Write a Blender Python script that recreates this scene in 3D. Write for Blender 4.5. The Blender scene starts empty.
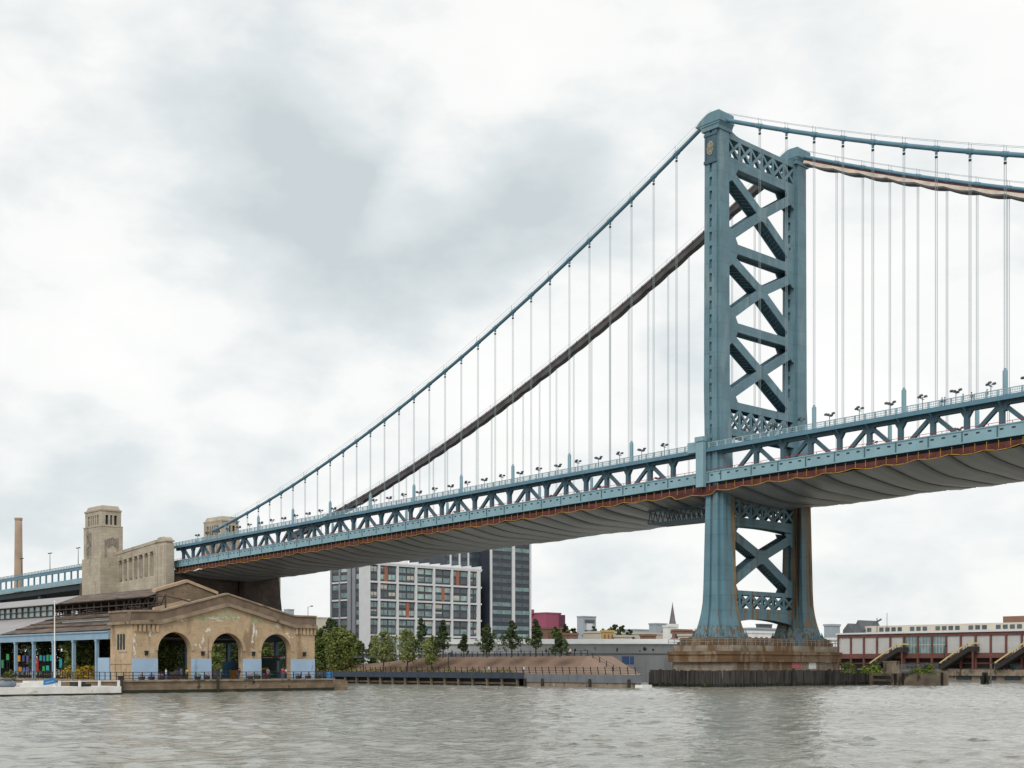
import bpy, math, random
import numpy as np
from mathutils import Vector
random.seed(7)
S = bpy.context.scene
COL = S.collection
R = math.radians

# ------------------------------------------------------------------ camera, sky, sun, exposure
# x = along the bridge towards the far bank of the river, y = across the bridge, z = up, water at 0; tower of the bridge at the origin
TH = R(47.0)
CAM = Vector((160.70, -220.14, 4.1))
F, CX, HY = 1276.0, 512.0, 666.0
RT = (math.cos(TH), math.sin(TH)); FW = (-math.sin(TH), math.cos(TH))
cd = bpy.data.cameras.new('camera'); cam = bpy.data.objects.new('camera', cd); COL.objects.link(cam)
cam.location = CAM; cam.rotation_euler = (R(90), 0, TH)
cd.sensor_width = 36; cd.lens = 36 * F / 1024; cd.shift_y = (HY - 384) / 1024
cd.clip_start = 1; cd.clip_end = 20000
S.camera = cam
SUN_EL, SUN_AZ = 42.0, 146.0            # azimuth clockwise from +y
sd = bpy.data.lights.new('sun', 'SUN'); sun = bpy.data.objects.new('sun', sd); COL.objects.link(sun)
sd.energy = 1.35; sd.angle = R(28); sd.color = (1.0, 0.97, 0.92)
sun.rotation_euler = (R(90 - SUN_EL), 0, R(180 - SUN_AZ)); sun.location = (100, -300, 300)
S.view_settings.view_transform = 'Standard'; S.view_settings.look = 'None'
S.view_settings.exposure = 0.25; S.view_settings.gamma = 1.0; S.view_settings.use_curve_mapping = False

def pixdir(x, y):
    return Vector(((x - CX) / F * RT[0] + FW[0], (x - CX) / F * RT[1] + FW[1], (HY - y) / F)).normalized()

def make_world():
    w = bpy.data.worlds.new('World'); S.world = w; w.use_nodes = True
    nt = w.node_tree; N = nt.nodes; L = nt.links; N.clear()
    out = N.new('ShaderNodeOutputWorld'); bg = N.new('ShaderNodeBackground'); bg.inputs['Strength'].default_value = 0.1
    L.new(bg.outputs[0], out.inputs[0])
    sky = N.new('ShaderNodeTexSky'); sky.sky_type = 'NISHITA'; sky.sun_disc = False
    sky.sun_elevation = R(SUN_EL); sky.sun_rotation = R(SUN_AZ)
    tc = N.new('ShaderNodeTexCoord')
    def vm(op, a, b=None, s=None):
        n = N.new('ShaderNodeVectorMath'); n.operation = op
        L.new(a, n.inputs[0]) if not isinstance(a, tuple) else setattr(n.inputs[0], 'default_value', a)
        if b is not None: L.new(b, n.inputs[1]) if not isinstance(b, (tuple, Vector)) else setattr(n.inputs[1], 'default_value', tuple(b))
        if s is not None: n.inputs['Scale'].default_value = s
        return n
    def mt(op, a, b=None, clamp=False):
        n = N.new('ShaderNodeMath'); n.operation = op; n.use_clamp = clamp
        for i, v in enumerate((a, b)):
            if v is None: continue
            if isinstance(v, (int, float)): n.inputs[i].default_value = v
            else: L.new(v, n.inputs[i])
        return n.outputs[0]
    nrm = vm('NORMALIZE', tc.outputs['Generated']).outputs[0]
    sep = N.new('ShaderNodeSeparateXYZ'); L.new(nrm, sep.inputs[0])
    zz = mt('ADD', mt('MAXIMUM', sep.outputs[2], 0.0), 0.16)
    cmb = N.new('ShaderNodeCombineXYZ')
    L.new(mt('DIVIDE', sep.outputs[0], zz), cmb.inputs[0]); L.new(mt('DIVIDE', sep.outputs[1], zz), cmb.inputs[1])
    def noise(vec, sc, det, rough=0.55, dist=0.0):
        n = N.new('ShaderNodeTexNoise'); n.inputs['Scale'].default_value = sc; n.inputs['Detail'].default_value = det
        n.inputs['Roughness'].default_value = rough; n.inputs['Distortion'].default_value = dist; L.new(vec, n.inputs['Vector']); return n
    flat = vm('MULTIPLY', nrm, (1.0, 1.0, 1.9)).outputs[0]
    n1 = noise(flat, 4.4, 5, 0.5, 0.1).outputs[0]
    n2 = noise(flat, 10.0, 7, 0.55, 0.15).outputs[0]
    # cloud masses: cloud deck thickness is raised or lowered round a few directions, edges broken up by noise
    nv = noise(flat, 6.0, 5)
    off = vm('SCALE', vm('SUBTRACT', nv.outputs['Color'], (0.5, 0.5, 0.5)).outputs[0], s=0.11)
    dvec = vm('NORMALIZE', vm('ADD', nrm, off.outputs[0]).outputs[0]).outputs[0]
    acc = mt('ADD', mt('MULTIPLY', mt('SUBTRACT', n1, 0.5), 1.15), mt('MULTIPLY', mt('SUBTRACT', n2, 0.5), 0.95))
    for (x, y, r, amp) in MASSES:
        d = vm('DOT_PRODUCT', dvec, tuple(pixdir(x, y))).outputs['Value']
        mr = N.new('ShaderNodeMapRange'); mr.interpolation_type = 'SMOOTHSTEP'
        L.new(d, mr.inputs[0]); mr.inputs[1].default_value = math.cos(R(r)); mr.inputs[2].default_value = 1.0
        mr.inputs[3].default_value = 0; mr.inputs[4].default_value = amp * .85
        acc = mt('ADD', acc, mr.outputs[0])
    ramp = N.new('ShaderNodeValToRGB'); e = ramp.color_ramp.elements
    e[0].position = 0.0; e[0].color = (0.97, 0.97, 0.95, 1)
    e[1].position = 1.0; e[1].color = (0.58, 0.64, 0.66, 1)
    k = e.new(0.35); k.color = (0.915, 0.92, 0.905, 1)
    k = e.new(0.65); k.color = (0.72, 0.765, 0.78, 1)
    L.new(mt('ADD', acc, 0.40, True), ramp.inputs[0])
    c10 = vm('SCALE', ramp.outputs[0], s=9.0)
    mix = N.new('ShaderNodeMix'); mix.data_type = 'RGBA'; mix.inputs[0].default_value = 0.96
    L.new(sky.outputs[0], mix.inputs[6]); L.new(c10.outputs[0], mix.inputs[7])
    L.new(mix.outputs[2], bg.inputs[0])
MASSES = [(230, 140, 7, .26), (250, 210, 6, .22), (340, 255, 6, .32), (440, 250, 6, .28), (540, 200, 6, .28), (620, 150, 6, .24), (40, 30, 8, .14), (290, 70, 6, .12),
          (50, 170, 6, -.2), (150, 330, 8, -.25), (430, 185, 3.5, -.22), (450, 20, 6, -.15), (560, 340, 6, -.25), (360, 130, 8, .16), (900, 60, 8, .08), (40, 240, 5, .16), (50, 462, 5, .36), (130, 482, 5, .28), (255, 412, 4.5, .28),
          (900, 250, 16, -.1), (880, 540, 5, .2), (960, 440, 5, .1), (560, 590, 5, .12), (60, 400, 5, -.15), (60, 530, 4, -.1)]
make_world()

# ------------------------------------------------------------------ helpers
def on_v(x, y, v):
    k = (x - CX) / F; d = (FW[0] + k * RT[0], FW[1] + k * RT[1]); t = (v - CAM.y) / d[1]
    return CAM.x + t * d[0], CAM.z + (HY - y) / F * t
def on_u(x, y, u):
    k = (x - CX) / F; d = (FW[0] + k * RT[0], FW[1] + k * RT[1]); t = (u - CAM.x) / d[0]
    return CAM.y + t * d[1], CAM.z + (HY - y) / F * t
def at(x, y, Z):
    k = (x - CX) / F
    return Vector((CAM.x + Z * (FW[0] + k * RT[0]), CAM.y + Z * (FW[1] + k * RT[1]), CAM.z + (HY - y) / F * Z))

def mat(name, col, rough=0.75, var=0.25, scale=0.5, bump=0.0, bscale=4.0, metal=0.0, stretch=None, spots=None, spec=0.4, brick=None, seam_shade=None):
    """principled + two-octave colour variation; spots = (colour, amount 0..1, scale, stretch) for stains"""
    m = bpy.data.materials.new(name); m.use_nodes = True
    nt = m.node_tree; N = nt.nodes; L = nt.links; b = N['Principled BSDF']
    b.inputs['Roughness'].default_value = rough; b.inputs['Metallic'].default_value = metal
    b.inputs['Specular IOR Level'].default_value = spec
    tc = N.new('ShaderNodeTexCoord')
    def noise(sc, st, det=5):
        mp = N.new('ShaderNodeMapping'); L.new(tc.outputs['Object'], mp.inputs[0])
        mp.inputs['Scale'].default_value = st or (1, 1, 1)
        n = N.new('ShaderNodeTexNoise'); n.inputs['Scale'].default_value = sc; n.inputs['Detail'].default_value = det
        L.new(mp.outputs[0], n.inputs['Vector']); return n
    n = noise(scale, stretch)
    r = N.new('ShaderNodeValToRGB'); e = r.color_ramp.elements
    e[0].position = 0.3; e[1].position = 0.7
    e[0].color = tuple(c * (1 - var) for c in col) + (1,); e[1].color = tuple(min(1, c * (1 + var)) for c in col) + (1,)
    L.new(n.outputs[0], r.inputs[0]); c = r.outputs[0]
    for sp in (spots or []):
        sc_, amount, ss, st = sp
        n2 = noise(ss, st, 6)
        mr = N.new('ShaderNodeMapRange'); mr.inputs[1].default_value = 0.72 - 0.35 * amount; mr.inputs[2].default_value = 0.80 - 0.35 * amount
        L.new(n2.outputs[0], mr.inputs[0])
        mx = N.new('ShaderNodeMix'); mx.data_type = 'RGBA'; L.new(mr.outputs[0], mx.inputs[0])
        L.new(c, mx.inputs[6]); mx.inputs[7].default_value = tuple(sc_) + (1,); c = mx.outputs[2]
    if brick:      # coursed blocks: (width, height, mortar darkening)
        sx = N.new('ShaderNodeSeparateXYZ'); L.new(tc.outputs['Object'], sx.inputs[0])
        ad = N.new('ShaderNodeMath'); ad.operation = 'ADD'; L.new(sx.outputs[0], ad.inputs[0]); L.new(sx.outputs[1], ad.inputs[1])
        cb = N.new('ShaderNodeCombineXYZ'); L.new(ad.outputs[0], cb.inputs[0]); L.new(sx.outputs[2], cb.inputs[1])
        bt = N.new('ShaderNodeTexBrick'); L.new(cb.outputs[0], bt.inputs['Vector']); bt.inputs['Scale'].default_value = 1.0
        bt.inputs['Brick Width'].default_value = brick[0]; bt.inputs['Row Height'].default_value = brick[1]; bt.inputs['Mortar Size'].default_value = .05 * brick[1]
        k = brick[2]; bt.inputs['Color1'].default_value = (1, 1, 1, 1); bt.inputs['Color2'].default_value = (1 - k * .6, 1 - k * .65, 1 - k * .7, 1); bt.inputs['Mortar'].default_value = (1 - k,) * 3 + (1,)
        mx = N.new('ShaderNodeMix'); mx.data_type = 'RGBA'; mx.blend_type = 'MULTIPLY'; mx.inputs[0].default_value = 1.0
        L.new(c, mx.inputs[6]); L.new(bt.outputs['Color'], mx.inputs[7]); c = mx.outputs[2]
    if seam_shade:       # fold shade painted as dark bands at even spacing in x: (period, phase, colour)
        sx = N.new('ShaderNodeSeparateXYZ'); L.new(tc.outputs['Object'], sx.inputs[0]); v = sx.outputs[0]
        for op, a in (('DIVIDE', seam_shade[0]), ('ADD', seam_shade[1] + .5), ('FRACT', None), ('SUBTRACT', .5), ('ABSOLUTE', None)):
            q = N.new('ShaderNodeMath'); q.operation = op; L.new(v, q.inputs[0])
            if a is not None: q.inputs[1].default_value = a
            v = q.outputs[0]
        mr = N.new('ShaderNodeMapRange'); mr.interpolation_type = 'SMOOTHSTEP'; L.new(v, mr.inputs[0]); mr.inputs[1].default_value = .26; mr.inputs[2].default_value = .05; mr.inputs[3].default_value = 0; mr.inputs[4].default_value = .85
        mx = N.new('ShaderNodeMix'); mx.data_type = 'RGBA'; L.new(mr.outputs[0], mx.inputs[0]); L.new(c, mx.inputs[6]); mx.inputs[7].default_value = tuple(seam_shade[2]) + (1,); c = mx.outputs[2]
    L.new(c, b.inputs['Base Color'])
    if bump:
        n3 = noise(bscale, None, 4); bp = N.new('ShaderNodeBump'); bp.inputs['Strength'].default_value = bump
        bp.inputs['Distance'].default_value = 0.1
        L.new(n3.outputs[0], bp.inputs['Height']); L.new(bp.outputs[0], b.inputs['Normal'])
    return m

class MB:
    def __init__(s): s.v = []; s.f = []
    def add(s, vs, fs):
        o = len(s.v); s.v += [tuple(p) for p in vs]; s.f += [tuple(i + o for i in f) for f in fs]; return s
    def hexa(s, p):      # 4 bottom (ccw), 4 top
        return s.add(p, [(3, 2, 1, 0), (4, 5, 6, 7), (0, 1, 5, 4), (1, 2, 6, 5), (2, 3, 7, 6), (3, 0, 4, 7)])
    def box(s, x0, x1, y0, y1, z0, z1):
        return s.hexa([(x0, y0, z0), (x1, y0, z0), (x1, y1, z0), (x0, y1, z0), (x0, y0, z1), (x1, y0, z1), (x1, y1, z1), (x0, y1, z1)])
    def bar(s, p, q, w, h, up=(0, 0, 1)):
        p = Vector(p); q = Vector(q); d = (q - p).normalized(); up = Vector(up)
        if abs(d.dot(up)) > 0.99: up = Vector((1, 0, 0))
        a = d.cross(up).normalized() * (w / 2); b = a.cross(d).normalized() * (h / 2)
        return s.hexa([p - a - b, p + a - b, q + a - b, q - a - b, p - a + b, p + a + b, q + a + b, q - a + b])
    def tube(s, pts, r, n=6, caps=True):
        pts = [Vector(p) for p in pts]; rs = r if isinstance(r, (list, tuple)) else [r] * len(pts); rings = []
        for i, p in enumerate(pts):
            d = (pts[min(i + 1, len(pts) - 1)] - pts[max(i - 1, 0)]).normalized()
            up = Vector((0, 0, 1)) if abs(d.z) < 0.95 else Vector((0, 1, 0))
            a = d.cross(up).normalized(); b = a.cross(d).normalized()
            rings.append([p + (a * math.cos(2 * math.pi * k / n) + b * math.sin(2 * math.pi * k / n)) * rs[i] for k in range(n)])
        vs = [q for g in rings for q in g]; fs = []
        for i in range(len(pts) - 1):
            for k in range(n):
                fs.append((i * n + k, i * n + (k + 1) % n, (i + 1) * n + (k + 1) % n, (i + 1) * n + k))
        if caps: fs += [tuple(range(n - 1, -1, -1)), tuple((len(pts) - 1) * n + k for k in range(n))]
        return s.add(vs, fs)
    def prism(s, poly, axis, a, b):   # poly in the two other axes
        n = len(poly)
        def P(p, t): return {'x': (t, p[0], p[1]), 'y': (p[0], t, p[1]), 'z': (p[0], p[1], t)}[axis]
        vs = [P(p, a) for p in poly] + [P(p, b) for p in poly]
        return s.add(vs, [tuple(range(n - 1, -1, -1)), tuple(range(n, 2 * n))] + [(i, (i + 1) % n, n + (i + 1) % n, n + i) for i in range(n)])
    def loft(s, rings):
        n = len(rings[0]); vs = [p for r_ in rings for p in r_]; fs = []
        for i in range(len(rings) - 1):
            for k in range(n): fs.append((i * n + k, i * n + (k + 1) % n, (i + 1) * n + (k + 1) % n, (i + 1) * n + k))
        fs += [tuple(range(n - 1, -1, -1)), tuple((len(rings) - 1) * n + k for k in range(n))]
        return s.add(vs, fs)
    def strip(s, us, y0, y1, zlo, zhi):   # a beam swept along x
        return s.loft([[(u, y0, zlo(u)), (u, y1, zlo(u)), (u, y1, zhi(u)), (u, y0, zhi(u))] for u in us])
    def build(s, name, m, parent=None, smooth=False, loc=None):
        me = bpy.data.meshes.new(name)
        o0 = Vector(parent['base']) if parent else (Vector(loc) if loc else Vector((0, 0, 0)))
        me.from_pydata([(p[0] - o0.x, p[1] - o0.y, p[2] - o0.z) for p in s.v], [], s.f)
        me.materials.append(m)
        if smooth:
            for p in me.polygons: p.use_smooth = True
        import bmesh
        bm = bmesh.new(); bm.from_mesh(me); bmesh.ops.recalc_face_normals(bm, faces=bm.faces); bm.to_mesh(me); bm.free()
        o = bpy.data.objects.new(name, me); COL.objects.link(o)
        if parent: o.parent = parent; o['base'] = tuple(o0)
        else: o.location = o0; o['base'] = tuple(o0)
        if parent and parent.type == 'MESH': pass
        return o
def thing(name, label, cat, loc, group=None):
    o = bpy.data.objects.new(name, None); COL.objects.link(o); o.location = loc; o['base'] = tuple(loc)
    o.empty_display_size = 1
    o['label'] = label; o['category'] = cat
    if group: o['group'] = group
    return o
def tag(o, label, cat, group=None):
    o['label'] = label; o['category'] = cat
    if group: o['group'] = group
    return o
def struct(o, kind='structure'): o['kind'] = kind; return o
def dup(root, loc, label=None, group=None, rz=0.0, sc=1.0):
    r = root.copy(); COL.objects.link(r); r.location = loc; r.rotation_euler = (0, 0, rz); r.scale = (sc, sc, sc)
    if label: r['label'] = label
    if group: r['group'] = group
    for ch in list(root.children):
        c = ch.copy(); COL.objects.link(c); c.parent = r
        for g in list(ch.children):
            d = g.copy(); COL.objects.link(d); d.parent = c
    return r

# ------------------------------------------------------------------ materials
RUST = (0.16, 0.075, 0.03)
M = dict(
 steel=mat('blue_steel_paint', (0.125, 0.225, 0.272), 0.5, 0.14, 0.25, 0.05, 2.0, spots=[((0.10, 0.195, 0.24), 0.25, 0.5, (1, 1, .08)), ((.18, .275, .31), .42, .35, (1, 1, .25)), ((.075, .15, .19), .3, .8, (1, 1, .05)), ((.16, .13, .09), .05, .9, (1, 1, .08))], brick=(7.3, 3.05, .14)),
 steel_low=mat('weathered_blue_steel_paint', (0.115, 0.225, 0.28), 0.55, 0.12, 0.25, 0.05, 2.0, spots=[((0.075, 0.15, 0.18), 0.3, 0.4, (1, 1, .06)), ((.17, .12, .075), 0.42, 0.6, (1.3, 1.3, .04)), ((.19, .27, .30), .25, .6, (1, 1, .05))], brick=(7.3, 3.05, .16)),
 steel_low_rusty=mat('rust_streaked_blue_steel_paint', (0.095, 0.185, 0.225), 0.6, 0.15, 0.25, 0.05, 2.0, spots=[((0.17, 0.12, 0.07), 0.78, 0.45, (1.4, 1.4, .04)), ((.06, .05, .04), .6, .7, (1, 1, .06))], brick=(7.3, 3.05, .16)),
 steel_rust=mat('rusty_brown_steel', (0.21, 0.15, 0.085), 0.8, 0.35, 0.5, 0.1, 3, spots=[((0.10, 0.19, 0.21), 0.3, 0.6, (1, 1, .06))]),
 fascia=mat('pale_blue_steel_paint', (0.22, 0.36, 0.415), 0.5, 0.10, 0.3, spots=[((0.12, 0.20, 0.23), 0.16, 0.5, (1, 1, .2))]),
 truss=mat('shade_toned_truss_paint', (0.055, 0.112, 0.148), 0.55, 0.15, 0.4),  # blue darkened to carry the shade cast by the walkway
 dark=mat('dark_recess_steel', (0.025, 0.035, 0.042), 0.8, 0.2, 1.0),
 rail=mat('pale_railing_paint', (0.26, 0.38, 0.43), 0.5, 0.1, 1.0),
 rope=mat('galvanised_rope', (0.21, 0.265, 0.29), 0.5, 0.1, 1.0, metal=0.0),
 cable=mat('cable_paint', (0.10, 0.21, 0.28), 0.5, 0.1, 0.5),
 wrap=mat('brown_cable_cover', (0.095, 0.092, 0.095), 0.8, 0.3, 0.3, 0.3, 2, spots=[((0.14, 0.11, 0.10), 0.3, 0.4, None)]),
 netting=mat('cream_netting', (0.50, 0.43, 0.37), 0.8, 0.2, 0.6),
 red=mat('red_netting', (0.33, 0.045, 0.03), 0.8, 0.2, 0.6),
 maroon=mat('maroon_curtain', (0.095, 0.026, 0.022), 0.8, 0.35, 0.5, 0.2, 1.5, spots=[((0.2, 0.07, 0.03), 0.2, 0.5, None)]),
 yellow=mat('yellow_webbing', (0.40, 0.24, 0.04), 0.7, 0.2, 1.0),
 rustflare=mat('rust_mottled_blue_steel', (0.115, 0.20, 0.235), 0.7, 0.2, 0.5, 0.1, 3, spots=[((0.15, 0.10, 0.055), 0.6, 1.3, (1, 1, .6)), ((.07, .055, .04), .45, 2.2, (1, 1, .6))]),
 scuffed=mat('scuffed_white_hull_paint', (0.66, 0.65, 0.62), 0.6, 0.12, 0.7, spots=[((.36, .33, .29), .28, .8, (1, .5, 2)), ((.2, .17, .14), .12, 1.4, (1, 1, .5))]),
 navyclad=mat('dark_blue_grey_cladding', (0.045, 0.055, 0.07), 0.4, 0.15, 0.3),
 leaf_e=mat('olive_leaves', (0.15, 0.175, 0.05), 0.85, 0.3, 0.6, spec=.2),
 leaf_d=mat('bright_green_weed_leaves', (0.17, 0.22, 0.045), 0.85, 0.4, 0.8, spec=.2),
 seam_shade=mat('dark_lashing_seam', (0.10, 0.105, 0.115), 0.8, 0.2, 0.5),
 tarp=mat('grey_tarpaulin', (0.235, 0.242, 0.255), 0.36, 0.10, 0.15, 0.15, 0.6, spots=[((0.16, 0.165, 0.172), 0.35, 0.22, (1, .12, 1))], spec=.6, seam_shade=(6.25, .685, (.10, .104, .112))),  # regular bands put the shade of the folds into the colour
 asphalt=mat('asphalt', (0.05, 0.05, 0.052), 0.9, 0.2, 0.5),
 granite=mat('stained_granite', (0.25, 0.175, 0.11), 0.85, 0.25, 0.35, 0.3, 1.5, spots=[((0.16, 0.09, 0.042), 0.75, 0.30, (1, 1, .25)), ((0.34, 0.28, 0.21), 0.25, 0.8, (1, 1, .4)), ((.07, .055, .04), .25, .9, (1, 1, .3))], brick=(2.2, .8, .35)),
 granite_pale=mat('pale_granite', (0.29, 0.245, 0.19), 0.85, 0.2, 0.5, 0.3, 1.5, spots=[((0.18, 0.11, 0.055), 0.62, 0.4, (1, 1, .25)), ((.09, .07, .05), .2, .9, (1, 1, .3))], brick=(2.0, .75, .3)),
 timber=mat('weathered_fender_timber', (0.052, 0.046, 0.043), 0.95, 0.6, 1.2, 0.4, 3, stretch=(1, 1, .15), spots=[((0.19, 0.17, 0.15), 0.18, 1.0, (1, 1, .1))]),
 timber_wet=mat('wet_algae_timber', (0.018, 0.02, 0.012), 0.6, 0.4, 1.0, spots=[((0.05, 0.07, 0.015), 0.3, 0.4, None)]),
 concrete=mat('old_concrete', (0.25, 0.20, 0.15), 0.9, 0.35, 0.5, 0.5, 1.5, spots=[((0.09, 0.068, 0.045), 0.45, 0.5, (1, 1, .5)), ((.36, .32, .27), .2, .8, None)]),
 quay=mat('quay_stone', (0.23, 0.17, 0.115), 0.9, 0.3, 0.5, 0.4, 1.5, spots=[((0.30, 0.25, 0.2), 0.2, 0.4, (1, 1, 2)), ((0.06, 0.05, 0.035), 0.25, 0.5, None)], brick=(1.4, .45, .35)),
 stone=mat('pylon_limestone', (0.45, 0.395, 0.31), 0.85, 0.15, 0.25, 0.3, 1.0, spots=[((0.27, 0.235, 0.19), 0.35, 0.3, (1, 1, .3)), ((0.30, 0.21, 0.12), 0.16, 0.5, (1, 1, .4))], brick=(2.4, 1.1, .22)),
 stone_dark=mat('recess_limestone', (0.26, 0.228, 0.19), 0.9, 0.2, 0.5),
 masonry=mat('anchorage_masonry', (0.085, 0.066, 0.054), 0.9, 0.35, 0.3, 0.3, 1.0, spots=[((0.15, 0.115, 0.085), 0.25, 0.4, (1, 1, .3))], brick=(2.4, 1.0, .3)),  # tone darkened to include the shade under the deck
 stucco=mat('tan_facade_stucco', (0.48, 0.355, 0.225), 0.9, 0.16, 0.45, 0.4, 3.0, spots=[((0.30, 0.21, 0.13), 0.45, 0.35, (1, 1, .35)), ((0.52, 0.42, 0.31), 0.36, 0.5, (1, 1, .7)), ((.2, .14, .09), .22, 1.0, (1, 1, .12)), ((.22, .15, .10), .3, 2.2, (1, 1, 3))], brick=(.9, .3, .16)),
 parapet=mat('weathered_parapet', (0.165, 0.12, 0.085), 0.9, 0.3, 0.5, 0.3, 2.0, spots=[((0.22, 0.15, 0.095), 0.3, 0.5, None)]),
 cornice=mat('weathered_cornice', (0.27, 0.205, 0.145), 0.9, 0.3, 0.6, 0.3, 2.0, spots=[((0.10, 0.07, 0.05), 0.35, 0.5, None)]),
 moulding=mat('pale_arch_moulding', (0.44, 0.32, 0.21), 0.9, 0.15, 0.8),
 bluepaint=mat('pale_blue_wall_paint', (0.33, 0.46, 0.60), 0.7, 0.08, 0.4, spots=[((0.24, 0.34, 0.46), 0.25, 0.6, (1, 1, .4)), ((.48, .50, .50), .22, 1.1, (1, 1, .6)), ((.36, .29, .2), .08, 1.6, None)]),
 white=mat('white_paint', (0.74, 0.74, 0.72), 0.6, 0.06, 0.5),
 whitepatch=mat('flaking_white_paint', (0.66, 0.62, 0.55), 0.8, 0.12, 1.0),
 greenpatch=mat('faded_green_paint', (0.33, 0.37, 0.22), 0.8, 0.25, 1.0),
 shedcol=mat('pale_blue_column_paint', (0.24, 0.36, 0.47), 0.6, 0.1, 0.8),
 roofgrey=mat('grey_metal_roof', (0.30, 0.29, 0.29), 0.6, 0.10, 0.3),
 roofbrown=mat('rotten_brown_roof_boards', (0.12, 0.088, 0.068), 0.9, 0.55, 0.6, 0.4, 2, stretch=(.4, 1.5, 1.5), spots=[((0.045, 0.034, 0.028), 0.5, 0.9, (.25, 2, 2)), ((.2, .17, .15), .2, 1.2, (.3, 2, 2))]),
 truss_brown=mat('rusty_roof_truss', (0.06, 0.045, 0.04), 0.85, 0.3, 1.0),
 black=mat('black_iron', (0.02, 0.02, 0.022), 0.6, 0.1, 1.0),
 navy=mat('navy_pier_fascia', (0.035, 0.05, 0.075), 0.6, 0.2, 0.5),
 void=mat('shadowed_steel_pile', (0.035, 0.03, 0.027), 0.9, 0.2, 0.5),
 pile=mat('pale_concrete_pile', (0.16, 0.13, 0.095), 0.9, 0.3, 0.8),
 sheet=mat('grey_steel_sheeting', (0.15, 0.16, 0.175), 0.7, 0.15, 0.4),
 brownseat=mat('brown_timber_terrace', (0.30, 0.215, 0.165), 0.85, 0.12, 0.8, stretch=(1, 6, 6)),
 paving=mat('pale_paving', (0.42, 0.36, 0.30), 0.85, 0.1, 0.5),
 lawn=mat('lawn_and_flower_strip', (0.16, 0.17, 0.03), 0.95, 0.35, 0.8, spots=[((0.35, 0.28, 0.04), 0.35, 0.6, None)]),
 earth=mat('shore_ground', (0.15, 0.14, 0.125), 0.95, 0.2, 0.05),
 leaf_a=mat('mid_green_leaves', (0.125, 0.16, 0.045), 0.85, 0.5, 0.6, spec=0.2),
 leaf_b=mat('dark_green_leaves', (0.058, 0.082, 0.034), 0.85, 0.5, 0.6, spec=0.2),
 leaf_c=mat('yellow_green_leaves', (0.19, 0.215, 0.07), 0.85, 0.4, 0.6, spec=0.2),
 bark=mat('bark', (0.07, 0.055, 0.045), 0.95, 0.3, 2.0),
 shedwall=mat('grey_shed_cladding', (0.40, 0.41, 0.415), 0.75, 0.10, 0.25, stretch=(1, 1, .1), spots=[((0.30, 0.305, 0.31), 0.25, 0.3, (1, 1, .15))]),
 frame=mat('white_cladding', (0.66, 0.67, 0.68), 0.55, 0.05, 0.3),
 greyclad=mat('grey_cladding', (0.26, 0.27, 0.30), 0.55, 0.08, 0.3),
 darkclad=mat('charcoal_cladding', (0.075, 0.07, 0.082), 0.5, 0.15, 0.3),
 orange=mat('orange_panel', (0.36, 0.13, 0.08), 0.5, 0.08, 0.5),
 pink=mat('magenta_cladding', (0.30, 0.075, 0.125), 0.7, 0.12, 0.03, stretch=(1, 1, .2)),
 brick=mat('brown_red_brick', (0.23, 0.13, 0.095), 0.85, 0.2, 0.2),
 cream=mat('cream_render', (0.55, 0.50, 0.42), 0.8, 0.1, 0.1),
 ochre=mat('ochre_render', (0.50, 0.36, 0.14), 0.8, 0.1, 0.1),
 bluegrey=mat('blue_grey_cladding', (0.33, 0.38, 0.42), 0.6, 0.08, 0.1),
 redsteel=mat('dull_red_steel', (0.155, 0.062, 0.052), 0.7, 0.2, 0.5),
 panel=mat('pale_grey_panel', (0.50, 0.49, 0.48), 0.7, 0.06, 0.5),
 chimney=mat('tan_chimney_brick', (0.34, 0.25, 0.18), 0.9, 0.2, 0.1),
 slate=mat('slate_roof', (0.10, 0.11, 0.12), 0.7, 0.2, 0.2),
 copper=mat('dark_spire_copper', (0.16, 0.14, 0.15), 0.8, 0.2, 0.3),
 bronze=mat('gilt_bronze', (0.24, 0.22, 0.16), 0.6, 0.4, 1.5),
 signblue=mat('bright_blue_board', (0.03, 0.20, 0.48), 0.5, 0.1, 1.0),
 skin=mat('skin', (0.45, 0.27, 0.19), 0.6, 0.05, 1.0),
)
GLASS = []
for nm, c in (('teal_window_glass', (0.15, 0.24, 0.24)), ('pale_green_window_glass', (0.30, 0.42, 0.39)), ('dark_window_glass', (0.05, 0.075, 0.09))):
    GLASS.append(mat(nm, c, 0.12, 0.4, 0.35, spec=0.7))
def plain(name, c, rough=0.7): return mat(name, c, rough, 0.12, 0.8)

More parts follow.
